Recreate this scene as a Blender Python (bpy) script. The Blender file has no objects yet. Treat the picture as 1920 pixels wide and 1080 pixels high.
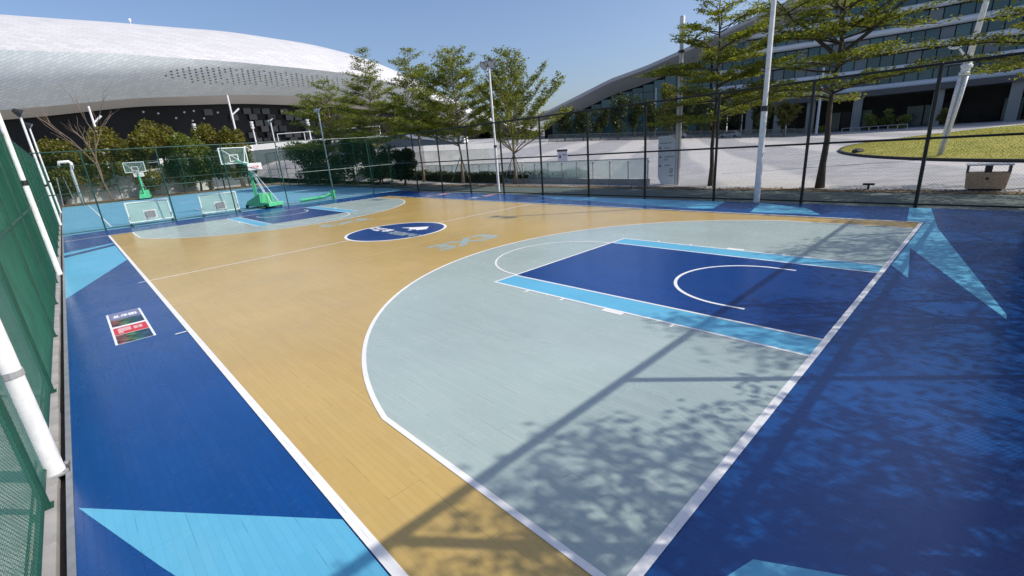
import bpy, bmesh, math, random
import numpy as np
from mathutils import Vector, Matrix

R = math.radians
scene = bpy.context.scene
COL = scene.collection

# ------------------------------------------------------------------ camera
cam_data = bpy.data.cameras.new("camera")
cam = bpy.data.objects.new("camera", cam_data)
COL.objects.link(cam)
CX, CY, CZ = -0.951, -1.2046, 2.7226
yaw, pit, rol = 0.74633, -0.30284, -0.07643
fw = Vector((math.sin(yaw) * math.cos(pit), math.cos(yaw) * math.cos(pit), math.sin(pit)))
rt0 = Vector((math.cos(yaw), -math.sin(yaw), 0))
up0 = rt0.cross(fw)
rt = math.cos(rol) * rt0 + math.sin(rol) * up0
up = -math.sin(rol) * rt0 + math.cos(rol) * up0
m = Matrix((( rt.x, up.x, -fw.x, CX), (rt.y, up.y, -fw.y, CY), (rt.z, up.z, -fw.z, CZ), (0, 0, 0, 1)))
cam.matrix_world = m
cam_data.sensor_width = 36
cam_data.lens = 853.7 / 1920 * 36
cam_data.clip_start = 0.05
cam_data.clip_end = 5000
scene.camera = cam

# ------------------------------------------------------------------ light
SUN_EL, SUN_AZ = R(42.3), R(140.6)       # azimuth from +Y towards +X
world = bpy.data.worlds.new("World")
scene.world = world
world.use_nodes = True
wn = world.node_tree
wn.nodes.clear()
sky = wn.nodes.new("ShaderNodeTexSky")
sky.sky_type = 'NISHITA'
sky.sun_disc = False
sky.sun_elevation = SUN_EL
sky.sun_rotation = SUN_AZ
sky.altitude = 0
sky.air_density = 1.0
sky.dust_density = 2.4
sky.ozone_density = 6.0
bg = wn.nodes.new("ShaderNodeBackground")
bg.inputs["Strength"].default_value = 0.15
wo = wn.nodes.new("ShaderNodeOutputWorld")
wb = wn.nodes.new("ShaderNodeMix"); wb.data_type = 'RGBA'; wb.blend_type = 'MULTIPLY'   # white balance of the sky
wb.inputs[0].default_value = 1.0
wb.inputs[7].default_value = (1.06, 0.96, 0.93, 1)
wn.links.new(sky.outputs[0], wb.inputs[6])
wn.links.new(wb.outputs[2], bg.inputs[0])
wn.links.new(bg.outputs[0], wo.inputs[0])

sun_d = bpy.data.lights.new("sun", 'SUN')
sun_d.energy = 3.85
sun_d.angle = R(0.53)
sun_d.color = (1.0, 0.94, 0.84)
sun = bpy.data.objects.new("sun", sun_d)
COL.objects.link(sun)
sdir = Vector((math.sin(SUN_AZ) * math.cos(SUN_EL), math.cos(SUN_AZ) * math.cos(SUN_EL), math.sin(SUN_EL)))
sun.rotation_euler = sdir.to_track_quat('Z', 'Y').to_euler()
sun.location = sdir * 60

scene.view_settings.view_transform = 'Standard'
scene.view_settings.look = 'None'
scene.view_settings.exposure = 0.22
scene.view_settings.gamma = 1.0
scene.view_settings.use_curve_mapping = False
scene.render.engine = 'CYCLES'
scene.cycles.max_bounces = 8
scene.cycles.transparent_max_bounces = 24
scene.cycles.use_denoising = True

rnd = random.Random(7)
nrs = np.random.RandomState(11)

# ------------------------------------------------------------------ materials
def lin(v):
    v = v / 255.0
    return v / 12.92 if v <= 0.04045 else ((v + 0.055) / 1.055) ** 2.4
def rgb(r, g, b): return (lin(r), lin(g), lin(b), 1.0)

class NT:
    def __init__(self, name):
        self.m = bpy.data.materials.new(name)
        self.m.use_nodes = True
        self.t = self.m.node_tree
        self.b = self.t.nodes["Principled BSDF"]
        self.out = self.t.nodes["Material Output"]
    def n(self, kind, **kw):
        x = self.t.nodes.new(kind)
        for k, v in kw.items(): setattr(x, k, v)
        return x
    def l(self, a, b): self.t.links.new(a, b)
    def noise(self, vec, scale, detail=4, rough=0.55):
        x = self.n("ShaderNodeTexNoise")
        x.inputs["Scale"].default_value = scale
        x.inputs["Detail"].default_value = detail
        x.inputs["Roughness"].default_value = rough
        if vec is not None: self.l(vec, x.inputs["Vector"])
        return x.outputs["Fac"]
    def ramp(self, fac, stops):
        x = self.n("ShaderNodeValToRGB")
        els = x.color_ramp.elements
        els[0].position, els[0].color = stops[0]
        els[1].position, els[1].color = stops[-1]
        for p, c in stops[1:-1]:
            e = els.new(p); e.color = c
        self.l(fac, x.inputs[0])
        return x.outputs[0]
    def math(self, op, a, b=None):
        x = self.n("ShaderNodeMath", operation=op)
        for i, v in enumerate((a, b)):
            if v is None: continue
            if isinstance(v, (int, float)): x.inputs[i].default_value = v
            else: self.l(v, x.inputs[i])
        return x.outputs[0]
    def mix(self, fac, a, b, mode='MIX'):
        x = self.n("ShaderNodeMix", data_type='RGBA', blend_type=mode)
        for s, v in ((x.inputs[0], fac), (x.inputs[6], a), (x.inputs[7], b)):
            if isinstance(v, (int, float, tuple)): s.default_value = v
            else: self.l(v, s)
        return x.outputs[2]
    def mapping(self, vec, scale=(1, 1, 1), rot=(0, 0, 0)):
        x = self.n("ShaderNodeMapping")
        x.inputs["Scale"].default_value = scale
        x.inputs["Rotation"].default_value = rot
        self.l(vec, x.inputs["Vector"])
        return x.outputs[0]
    def bump(self, h, strength=0.2, dist=0.01):
        x = self.n("ShaderNodeBump")
        x.inputs["Strength"].default_value = strength
        x.inputs["Distance"].default_value = dist
        self.l(h, x.inputs["Height"])
        self.l(x.outputs[0], self.b.inputs["Normal"])
    def obj(self): return self.n("ShaderNodeTexCoord").outputs["Object"]
    def world(self): return self.n("ShaderNodeNewGeometry").outputs["Position"]
    def set(self, **kw):
        for k, v in kw.items():
            self.b.inputs[k.replace("_", " ")].default_value = v

def scale_c(c, k): return (min(1, c[0] * k), min(1, c[1] * k), min(1, c[2] * k), 1)

def plain(name, col, rough=0.6, metal=0.0, var=0.18, scale=6.0, bump=0.0, spec=0.5, coat=0.0):
    t = NT(name)
    v = t.obj()
    f = t.noise(v, scale, 5)
    t.l(t.ramp(f, [(0.25, scale_c(col, 1 - var)), (0.75, scale_c(col, 1 + var * 0.6))]), t.b.inputs["Base Color"])
    rr = t.n("ShaderNodeMapRange")
    rr.inputs["To Min"].default_value = max(0.03, rough - 0.1)
    rr.inputs["To Max"].default_value = min(1, rough + 0.1)
    t.l(f, rr.inputs["Value"]); t.l(rr.outputs[0], t.b.inputs["Roughness"])
    t.set(Metallic=metal)
    t.b.inputs["Specular IOR Level"].default_value = spec
    t.b.inputs["Coat Weight"].default_value = coat
    if bump: t.bump(t.noise(v, scale * 6, 4), bump, 0.01)
    return t.m

def court_mat(name, col, rough=0.30, fine=1.0, wear=1.0):
    """vinyl sports floor: narrow wood strips along Y, faint joints, slight waviness, scuffs"""
    t = NT(name)
    v = t.world()
    br = t.n("ShaderNodeTexBrick")
    br.offset = 0.37; br.offset_frequency = 2; br.squash = 1
    mp = t.mapping(v, (1, 1, 1), (0, 0, R(90)))
    t.l(mp, br.inputs["Vector"])
    br.inputs["Scale"].default_value = 1.0
    br.inputs["Brick Width"].default_value = 0.62
    br.inputs["Row Height"].default_value = 0.062
    br.inputs["Mortar Size"].default_value = 0.003
    br.inputs["Mortar Smooth"].default_value = 0.2
    br.inputs["Bias"].default_value = 0.0
    br.inputs["Color1"].default_value = (0.45, 0.45, 0.45, 1)
    br.inputs["Color2"].default_value = (0.58, 0.58, 0.58, 1)
    br.inputs["Mortar"].default_value = (0.34, 0.34, 0.34, 1)
    # wider roll seams, broken
    br2 = t.n("ShaderNodeTexBrick")
    br2.offset = 0.5
    t.l(mp, br2.inputs["Vector"])
    br2.inputs["Scale"].default_value = 1.0
    br2.inputs["Brick Width"].default_value = 1.86
    br2.inputs["Row Height"].default_value = 0.31
    br2.inputs["Mortar Size"].default_value = 0.0045
    br2.inputs["Mortar Smooth"].default_value = 0.1
    seam = t.math('MULTIPLY', br2.outputs["Fac"], t.math('GREATER_THAN', t.noise(v, 2.3, 3), 0.53))
    big = t.noise(v, 0.35, 5, 0.6)
    grain = t.noise(t.mapping(v, (60, 4, 1)), 1.0, 4, 0.6)
    scuff = t.noise(v, 14.0, 6, 0.7)
    mid = t.noise(t.mapping(v, (2.4, 0.7, 1)), 1.0, 6, 0.7)
    c0 = t.ramp(big, [(0.3, scale_c(col, 0.89)), (0.7, scale_c(col, 1.06))])
    dust = t.math('MULTIPLY', t.ramp(mid, [(0.5, (0, 0, 0, 1)), (0.75, (1, 1, 1, 1))]), 0.06 * wear)
    c1 = t.mix(dust, c0, (0.55, 0.53, 0.48, 1))
    c2 = t.mix(0.42 * fine, c1, br.outputs["Color"], 'SOFT_LIGHT')
    c3 = t.mix(0.10, c2, t.ramp(grain, [(0.3, (0.4, 0.4, 0.4, 1)), (0.7, (0.6, 0.6, 0.6, 1))]), 'SOFT_LIGHT')
    c4 = t.mix(t.math('MULTIPLY', seam, 0.22), c3, scale_c(col, 0.35))
    dirt = t.math('MULTIPLY', t.ramp(scuff, [(0.56, (0, 0, 0, 1)), (0.78, (1, 1, 1, 1))]), 0.16 * wear)
    c5 = t.mix(dirt, c4, (0.45, 0.44, 0.42, 1))
    t.l(c5, t.b.inputs["Base Color"])
    rr = t.n("ShaderNodeMapRange")
    rr.inputs["To Min"].default_value = rough - 0.06
    rr.inputs["To Max"].default_value = rough + 0.14
    t.l(t.noise(v, 1.1, 6, 0.65), rr.inputs["Value"])
    t.l(rr.outputs[0], t.b.inputs["Roughness"])
    t.b.inputs["Specular IOR Level"].default_value = 0.68
    wav = t.noise(t.mapping(v, (9, 2.2, 1)), 1.0, 3)
    h = t.math('ADD', t.math('MULTIPLY', br.outputs["Fac"], -0.0004), t.math('MULTIPLY', wav, 0.0022))
    h = t.math('ADD', h, t.math('MULTIPLY', seam, -0.0006))
    bp = t.n("ShaderNodeBump")
    bp.inputs["Strength"].default_value = 0.55
    bp.inputs["Distance"].default_value = 1.0
    t.l(h, bp.inputs["Height"]); t.l(bp.outputs[0], t.b.inputs["Normal"])
    return t.m

def leaf_mat(name, c_dark, c_lite, trans=0.45):
    t = NT(name)
    rp = t.n("ShaderNodeNewGeometry").outputs["Random Per Island"]
    big = t.noise(t.obj(), 0.8, 3)
    f = t.math('ADD', t.math('MULTIPLY', rp, 0.6), t.math('MULTIPLY', big, 0.4))
    col = t.ramp(f, [(0.2, c_dark), (0.55, tuple((a + b) / 2 for a, b in zip(c_dark, c_lite))), (0.9, c_lite)])
    d = t.n("ShaderNodeBsdfDiffuse"); tr = t.n("ShaderNodeBsdfTranslucent"); g = t.n("ShaderNodeBsdfGlossy")
    g.inputs["Roughness"].default_value = 0.45
    g.inputs["Color"].default_value = (0.5, 0.5, 0.5, 1)
    t.l(col, d.inputs[0])
    t.l(t.mix(1.0, col, (1.5, 1.35, 0.5, 1), 'MULTIPLY'), tr.inputs[0])
    m1 = t.n("ShaderNodeMixShader"); m1.inputs[0].default_value = trans
    t.l(d.outputs[0], m1.inputs[1]); t.l(tr.outputs[0], m1.inputs[2])
    m2 = t.n("ShaderNodeMixShader"); m2.inputs[0].default_value = 0.05
    t.l(m1.outputs[0], m2.inputs[1]); t.l(g.outputs[0], m2.inputs[2])
    t.l(m2.outputs[0], t.out.inputs["Surface"])
    t.t.nodes.remove(t.b)
    return t.m

M = {}
M['court_blue'] = court_mat('court_blue', (0.001, 0.055, 0.225, 1), 0.22, wear=0.3)
M['court_navy'] = court_mat('court_navy', (0.002, 0.042, 0.205, 1), 0.20, wear=0.3)
M['court_tan'] = court_mat('court_tan', (0.52, 0.36, 0.118, 1), 0.18)
M['court_grey'] = court_mat('court_grey', (0.37, 0.455, 0.43, 1), 0.22)
M['court_cyan'] = court_mat('court_cyan', (0.11, 0.42, 0.62, 1), 0.33)
M['court_white'] = court_mat('court_white', (0.80, 0.80, 0.79, 1), 0.38, 0.5, 1.4)
M['court_cream'] = court_mat('court_cream', (0.62, 0.50, 0.30, 1), 0.35, 0.5)
M['adj_blue'] = plain('adj_blue', (0.12, 0.33, 0.46, 1), 0.75, var=0.12, scale=0.8, bump=0.05)
M['line_paint'] = plain('line_paint', (0.72, 0.76, 0.78, 1), 0.6, var=0.15, scale=9)
M['post_black'] = plain('post_black', (0.005, 0.009, 0.008, 1), 0.5, var=0.3, scale=5)
M['post_green'] = plain('post_green', (0.008, 0.06, 0.04, 1), 0.42, var=0.3, scale=5)
M['wire_green'] = plain('wire_green', (0.05, 0.24, 0.155, 1), 0.5, var=0.3, scale=2)
M['wire_dark'] = plain('wire_dark', (0.010, 0.016, 0.015, 1), 0.7, var=0.3, scale=2, spec=0.1)
M['wire_bottle'] = plain('wire_bottle', (0.012, 0.06, 0.038, 1), 0.7, var=0.3, scale=2, spec=0.1)
M['white_metal'] = plain('white_metal', (0.74, 0.75, 0.75, 1), 0.38, var=0.22, scale=7)
M['grey_metal'] = plain('grey_metal', (0.42, 0.43, 0.44, 1), 0.35, metal=0.4, var=0.15, scale=3)
M['dark_metal'] = plain('dark_metal', (0.02, 0.022, 0.025, 1), 0.4, var=0.3, scale=6)
M['hoop_green'] = plain('hoop_green', (0.09, 0.50, 0.24, 1), 0.4, var=0.15, scale=4)
M['hoop_orange'] = plain('hoop_orange', (0.55, 0.12, 0.04, 1), 0.4)
M['mint_white'] = plain('mint_white', (0.68, 0.80, 0.76, 1), 0.45, var=0.1)
M['net_grey'] = plain('net_grey', (0.25, 0.27, 0.28, 1), 0.8)
M['lamp_glass'] = plain('lamp_glass', (0.55, 0.57, 0.6, 1), 0.08, spec=0.8)
M['bark'] = plain('bark', (0.075, 0.058, 0.043, 1), 0.85, var=0.4, scale=9, bump=0.6)
M['bark_pale'] = plain('bark_pale', (0.24, 0.19, 0.14, 1), 0.85, var=0.35, scale=9, bump=0.5)
M['bark_bare'] = plain('bark_bare', (0.20, 0.15, 0.11, 1), 0.85, var=0.3, scale=9)
M['stake'] = plain('stake', (0.10, 0.09, 0.07, 1), 0.8, var=0.3)
M['leaf_near'] = leaf_mat('leaf_near', (0.060, 0.10, 0.016, 1), (0.31, 0.345, 0.055, 1), 0.5)
M['leaf_mid'] = leaf_mat('leaf_mid', (0.060, 0.10, 0.02, 1), (0.29, 0.33, 0.07, 1), 0.5)
M['leaf_far'] = leaf_mat('leaf_far', (0.022, 0.040, 0.012, 1), (0.07, 0.095, 0.028, 1), 0.35)
M['leaf_olive'] = leaf_mat('leaf_olive', (0.07, 0.08, 0.014, 1), (0.25, 0.235, 0.045, 1), 0.4)
M['leaf_dark'] = leaf_mat('leaf_dark', (0.018, 0.036, 0.015, 1), (0.065, 0.10, 0.034, 1), 0.3)
M['concrete'] = plain('concrete', (0.34, 0.33, 0.31, 1), 0.85, var=0.3, scale=3, bump=0.3)
M['pale_wall'] = plain('pale_wall', (0.55, 0.57, 0.55, 1), 0.8, var=0.25, scale=0.7, bump=0.1)
M['grey_wall'] = plain('grey_wall', (0.11, 0.14, 0.155, 1), 0.85, var=0.2, scale=0.5)
M['white_wall'] = plain('white_wall', (0.78, 0.78, 0.76, 1), 0.7, var=0.1, scale=0.5)
M['gutter'] = plain('gutter', (0.045, 0.043, 0.04, 1), 0.9, var=0.5, scale=8, bump=0.4)
M['trim'] = plain('trim', (0.30, 0.32, 0.34, 1), 0.45, metal=0.3, var=0.25, scale=7)
M['verge'] = plain('verge', (0.085, 0.115, 0.105, 1), 0.85, var=0.28, scale=1.6, bump=0.3)
M['soil'] = plain('soil', (0.16, 0.115, 0.065, 1), 0.95, var=0.45, scale=5, bump=0.7)
M['roof_grey'] = plain('roof_grey', (0.40, 0.41, 0.42, 1), 0.55, var=0.1, scale=0.1)
M['column_grey'] = plain('column_grey', (0.27, 0.28, 0.27, 1), 0.7, var=0.15, scale=0.4)
M['tube_white'] = plain('tube_white', (0.66, 0.70, 0.74, 1), 0.4, var=0.06, scale=0.15)
M['fascia'] = plain('fascia', (0.085, 0.09, 0.095, 1), 0.6, var=0.12, scale=0.2)
M['pane_dark'] = plain('pane_dark', (0.022, 0.085, 0.10, 1), 0.12, var=0.3, scale=0.15, spec=0.7)
M['pane_mid'] = plain('pane_mid', (0.05, 0.15, 0.17, 1), 0.16, var=0.3, scale=0.15, spec=0.7)
M['pane_blind'] = plain('pane_blind', (0.15, 0.19, 0.21, 1), 0.3, var=0.2, scale=0.3)
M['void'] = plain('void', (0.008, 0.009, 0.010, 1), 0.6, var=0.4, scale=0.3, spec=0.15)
M['dark_glass'] = plain('dark_glass', (0.010, 0.013, 0.016, 1), 0.3, var=0.5, scale=0.1, spec=0.2)
M['panel_grey'] = plain('panel_grey', (0.085, 0.09, 0.088, 1), 0.6, var=0.15, scale=0.2)
M['panel_dim'] = plain('panel_dim', (0.035, 0.038, 0.04, 1), 0.6, var=0.2, scale=0.2)
M['totem'] = plain('totem', (0.74, 0.78, 0.83, 1), 0.4, var=0.06)
M['ink'] = plain('ink', (0.04, 0.05, 0.07, 1), 0.6, var=0.1)
M['sign_lav'] = plain('sign_lav', (0.80, 0.75, 0.82, 1), 0.6, var=0.1)
M['bin_stone'] = plain('bin_stone', (0.60, 0.40, 0.25, 1), 0.7, var=0.35, scale=14, bump=0.4)
M['car_white'] = plain('car_white', (0.75, 0.76, 0.77, 1), 0.25, var=0.04, coat=0.5)
M['car_grey'] = plain('car_grey', (0.22, 0.23, 0.25, 1), 0.25, var=0.04, coat=0.5)
M['rubber'] = plain('rubber', (0.015, 0.015, 0.015, 1), 0.8)
M['poster_purple'] = plain('poster_purple', (0.20, 0.20, 0.36, 1), 0.45, var=0.15, scale=8)
M['poster_red'] = plain('poster_red', (0.62, 0.045, 0.05, 1), 0.45, var=0.15, scale=8)
M['poster_white'] = plain('poster_white', (0.76, 0.80, 0.84, 1), 0.45, var=0.05)
M['poster_pink'] = plain('poster_pink', (0.72, 0.42, 0.45, 1), 0.45, var=0.1)

def poster_art():
    t = NT('poster_art')
    v = t.obj()
    sx = t.n("ShaderNodeSeparateXYZ"); t.l(v, sx.inputs[0])
    streak = t.noise(t.mapping(v, (6, 26, 1), (0, 0, 0.35)), 1.0, 4)
    hue = t.math('ADD', t.math('MULTIPLY', sx.outputs[0], 1.7), 0.5)
    col = t.ramp(hue, [(0.05, (0.45, 0.03, 0.06, 1)), (0.25, (0.6, 0.25, 0.15, 1)), (0.45, (0.12, 0.45, 0.12, 1)),
                       (0.65, (0.02, 0.25, 0.3, 1)), (0.95, (0.04, 0.10, 0.35, 1))])
    msk = t.ramp(streak, [(0.47, (0, 0, 0, 1)), (0.66, (1, 1, 1, 1))])
    t.l(t.mix(msk, (0.012, 0.014, 0.02, 1), col), t.b.inputs["Base Color"])
    t.set(Roughness=0.4)
    return t.m
M['poster_art'] = poster_art()

def stadium_mat(name, col, su, sv, rough=0.45, var=0.12, joint=0.75):
    """metal scale cladding, drawn on the shell's UV metres"""
    t = NT(name)
    uv = t.n("ShaderNodeUVMap").outputs[0]
    mp = t.mapping(uv, (1, 1, 1), (0, 0, R(24)))
    br = t.n("ShaderNodeTexBrick"); br.offset = 0.5
    t.l(mp, br.inputs["Vector"])
    br.inputs["Scale"].default_value = 1
    br.inputs["Brick Width"].default_value = su
    br.inputs["Row Height"].default_value = sv
    br.inputs["Mortar Size"].default_value = 0.06
    br.inputs["Color1"].default_value = scale_c(col, 1 - var)
    br.inputs["Color2"].default_value = scale_c(col, 1 + var * 0.5)
    br.inputs["Mortar"].default_value = scale_c(col, joint)
    big = t.noise(uv, 0.05, 5, 0.6)
    t.l(t.mix(0.35, br.outputs["Color"], t.ramp(big, [(0.3, (0.36, 0.37, 0.39, 1)), (0.7, (0.6, 0.6, 0.6, 1))]), 'SOFT_LIGHT'), t.b.inputs["Base Color"])
    t.set(Roughness=rough, Metallic=0.0)
    t.bump(br.outputs["Fac"], 0.25, -0.1)
    return t.m
M['stad_roof'] = stadium_mat('stad_roof', (0.58, 0.58, 0.585, 1), 3.0, 1.3, 0.5, 0.10, 0.72)
M['stad_facade'] = stadium_mat('stad_facade', (0.66, 0.72, 0.73, 1), 1.4, 0.6, 0.5, 0.10, 0.78)
M['perf'] = plain('perf', (0.06, 0.065, 0.07, 1), 0.7, var=0.2, scale=0.3, spec=0.1)
M['stad_soffit'] = plain('stad_soffit', (0.52, 0.50, 0.47, 1), 0.7, var=0.08, scale=0.1)

def plaza_mat():
    t = NT('plaza_paving')
    v = t.world()
    br = t.n("ShaderNodeTexBrick"); br.offset = 0.5
    t.l(t.mapping(v, (1, 1, 1), (0, 0, R(38))), br.inputs["Vector"])
    br.inputs["Scale"].default_value = 1
    br.inputs["Brick Width"].default_value = 1.2
    br.inputs["Row Height"].default_value = 0.6
    br.inputs["Mortar Size"].default_value = 0.012
    a = (0.325, 0.325, 0.33, 1)
    br.inputs["Color1"].default_value = scale_c(a, 0.80)
    br.inputs["Color2"].default_value = scale_c(a, 1.08)
    br.inputs["Mortar"].default_value = scale_c(a, 0.6)
    wv = t.n("ShaderNodeTexWave"); wv.bands_direction = 'X'
    wv.inputs["Scale"].default_value = 0.028
    wv.inputs["Distortion"].default_value = 1.2
    wv.inputs["Detail"].default_value = 1
    t.l(t.mapping(v, (1, 1, 1), (0, 0, R(62))), wv.inputs["Vector"])
    band = t.ramp(wv.outputs["Fac"], [(0.62, (0, 0, 0, 1)), (0.78, (1, 1, 1, 1))])
    c = t.mix(t.math('MULTIPLY', band, 0.5), br.outputs["Color"], (0.56, 0.54, 0.50, 1))
    big = t.noise(v, 0.12, 6, 0.65)
    c = t.mix(0.5, c, t.ramp(big, [(0.3, (0.38, 0.38, 0.4, 1)), (0.7, (0.6, 0.6, 0.58, 1))]), 'SOFT_LIGHT')
    t.l(c, t.b.inputs["Base Color"])
    t.set(Roughness=0.7)
    return t.m
M['plaza'] = plaza_mat()

def lawn_mat():
    t = NT('lawn_turf')
    v = t.world()
    f = t.noise(v, 0.5, 6, 0.7)
    g = t.noise(v, 22, 4, 0.7)
    c = t.ramp(f, [(0.3, (0.19, 0.21, 0.03, 1)), (0.5, (0.29, 0.28, 0.04, 1)), (0.72, (0.38, 0.32, 0.075, 1))])
    c = t.mix(0.6, c, t.ramp(g, [(0.3, (0.3, 0.3, 0.3, 1)), (0.7, (0.66, 0.66, 0.66, 1))]), 'SOFT_LIGHT')
    t.l(c, t.b.inputs["Base Color"]); t.set(Roughness=0.95)
    t.bump(g, 0.8, 0.05)
    return t.m
M['lawn'] = lawn_mat()
M['lawn_blade'] = leaf_mat('lawn_blade', (0.20, 0.22, 0.035, 1), (0.38, 0.36, 0.075, 1), 0.3)

def glass_mat(name, col, alpha, rough=0.08):
    t = NT(name)
    t.set(Base_Color=col, Roughness=rough, Alpha=alpha)
    f = t.noise(t.obj(), 1.3, 4)
    t.l(t.ramp(f, [(0.3, scale_c(col, 0.9)), (0.7, scale_c(col, 1.08))]), t.b.inputs["Base Color"])
    return t.m
M['rail_glass'] = glass_mat('rail_glass', (0.78, 0.90, 0.84, 1), 0.42)
M['board_glass'] = glass_mat('board_glass', (0.45, 0.65, 0.56, 1), 0.45)
M['clear_board'] = glass_mat('clear_board', (0.30, 0.45, 0.42, 1), 0.16)

def cloth_mat():
    t = NT('green_net_cloth')
    v = t.obj()
    f = t.noise(t.mapping(v, (1, 2.2, 0.25)), 1.2, 5)
    t.l(t.ramp(f, [(0.3, (0.09, 0.33, 0.22, 1)), (0.7, (0.14, 0.43, 0.30, 1))]), t.b.inputs["Base Color"])
    t.set(Roughness=0.55, Alpha=0.5)
    return t.m
M['cloth'] = cloth_mat()

# ------------------------------------------------------------------ mesh helpers
class MB:
    def __init__(self): self.v = []; self.f = []
    def quad(self, *p):
        i = len(self.v); self.v += [tuple(x) for x in p]; self.f.append(tuple(range(i, i + len(p))))
        return self
    def box(self, x0, x1, y0, y1, z0, z1):
        i = len(self.v)
        self.v += [(x0,y0,z0),(x1,y0,z0),(x1,y1,z0),(x0,y1,z0),(x0,y0,z1),(x1,y0,z1),(x1,y1,z1),(x0,y1,z1)]
        self.f += [(i,i+3,i+2,i+1),(i+4,i+5,i+6,i+7),(i,i+1,i+5,i+4),(i+1,i+2,i+6,i+5),(i+2,i+3,i+7,i+6),(i+3,i,i+4,i+7)]
        return self
    def hexa(self, b, t):
        i = len(self.v); self.v += [tuple(x) for x in b] + [tuple(x) for x in t]
        self.f += [(i,i+3,i+2,i+1),(i+4,i+5,i+6,i+7),(i,i+1,i+5,i+4),(i+1,i+2,i+6,i+5),(i+2,i+3,i+7,i+6),(i+3,i,i+4,i+7)]
        return self
    def tube(self, pts, rad, n=8, cap=True):
        pts = [Vector(p) for p in pts]
        if not isinstance(rad, (list, tuple)): rad = [rad] * len(pts)
        base = len(self.v)
        prev = None
        for k, p in enumerate(pts):
            d = (pts[min(k + 1, len(pts) - 1)] - pts[max(k - 1, 0)]).normalized()
            if prev is None:
                a = Vector((0, 0, 1)) if abs(d.z) < 0.9 else Vector((1, 0, 0))
                u = d.cross(a).normalized()
            else:
                u = (prev - d * prev.dot(d)).normalized()
            prev = u
            w = d.cross(u)
            for j in range(n):
                an = 2 * math.pi * j / n
                self.v.append(tuple(p + rad[k] * (math.cos(an) * u + math.sin(an) * w)))
        for k in range(len(pts) - 1):
            for j in range(n):
                a = base + k * n + j; b = base + k * n + (j + 1) % n
                self.f.append((a, b, b + n, a + n))
        if cap:
            self.f.append(tuple(base + j for j in range(n))[::-1])
            self.f.append(tuple(base + (len(pts) - 1) * n + j for j in range(n)))
        return self
    def lathe(self, prof, n=16, c=(0, 0, 0)):
        base = len(self.v)
        for r, z in prof:
            for j in range(n):
                a = 2 * math.pi * j / n
                self.v.append((c[0] + r * math.cos(a), c[1] + r * math.sin(a), c[2] + z))
        for k in range(len(prof) - 1):
            for j in range(n):
                a = base + k * n + j; b = base + k * n + (j + 1) % n
                self.f.append((a, b, b + n, a + n))
        self.f.append(tuple(base + j for j in range(n))[::-1])
        self.f.append(tuple(base + (len(prof) - 1) * n + j for j in range(n)))
        return self
    def mesh(self, name, mat=None, smooth=False):
        me = bpy.data.meshes.new(name)
        me.from_pydata(self.v, [], self.f)
        if mat: me.materials.append(mat)
        if smooth:
            me.polygons.foreach_set("use_smooth", [True] * len(me.polygons))
        me.update()
        return me

def link(name, me, parent=None, loc=(0, 0, 0), rotz=0.0):
    o = bpy.data.objects.new(name, me)
    COL.objects.link(o)
    o.location = loc
    o.rotation_euler = (0, 0, rotz)
    if parent: o.parent = parent
    return o

def part(name, mb, mat, parent, smooth=False, kind=None, bevel=0.0, label=None):
    o = link(name, mb.mesh(name, mat, smooth), parent)
    if kind: o["kind"] = kind
    if label: o["label"] = label
    if bevel:
        b = o.modifiers.new("bevel", 'BEVEL'); b.width = bevel; b.segments = 2; b.limit_method = 'ANGLE'
    return o

def tag(o, label, cat, group=None):
    o["label"] = label; o["category"] = cat
    if group: o["group"] = group
    return o

def thing(name, label, cat, loc=(0, 0, 0), rotz=0.0, group=None):
    o = bpy.data.objects.new(name, None)
    COL.objects.link(o)
    o.location = loc; o.rotation_euler = (0, 0, rotz)
    o.empty_display_size = 0.3
    return tag(o, label, cat, group)

def struct(name, mb, mat, parent=None, smooth=False):
    o = link(name, mb.mesh(name, mat, smooth), parent)
    if parent is None: o["kind"] = "structure"
    return o

def dup(root, loc, rotz, label, group=None):
    r = root.copy(); COL.objects.link(r)
    r.location = loc; r.rotation_euler = (0, 0, rotz); r["label"] = label
    if group: r["group"] = group
    for ch in list(root.children):
        c = ch.copy(); COL.objects.link(c); c.parent = r
        for g in list(ch.children):
            d = g.copy(); COL.objects.link(d); d.parent = c
    return r

def sheet(pts, z, name, mat, parent):
    mb = MB(); mb.quad(*[(x, y, z) for x, y in pts])
    return part(name, mb, mat, parent)

def strip_pts(pts, w, z, mb, closed=False):
    n = len(pts)
    P = [Vector((x, y, 0)) for x, y in pts]
    L, Rr = [], []
    for i in range(n):
        a = P[(i - 1) % n] if (closed or i > 0) else P[i]
        b = P[(i + 1) % n] if (closed or i < n - 1) else P[i]
        d = (b - a).normalized(); nn = Vector((-d.y, d.x, 0))
        L.append(P[i] + nn * w / 2); Rr.append(P[i] - nn * w / 2)
    for i in range(n if closed else n - 1):
        j = (i + 1) % n
        mb.quad((Rr[i].x, Rr[i].y, z), (Rr[j].x, Rr[j].y, z), (L[j].x, L[j].y, z), (L[i].x, L[i].y, z))
    return mb

def arc(cx, cy, r, a0, a1, n=48):
    return [(cx + r * math.cos(R(a0 + (a1 - a0) * i / n)), cy + r * math.sin(R(a0 + (a1 - a0) * i / n))) for i in range(n + 1)]

# ================================================================== GROUND
gm = MB(); gm.quad((-2500, -2500, -0.12), (2500, -2500, -0.12), (2500, 2500, -0.12), (-2500, 2500, -0.12))
struct('ground', gm, M['concrete'])

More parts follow.
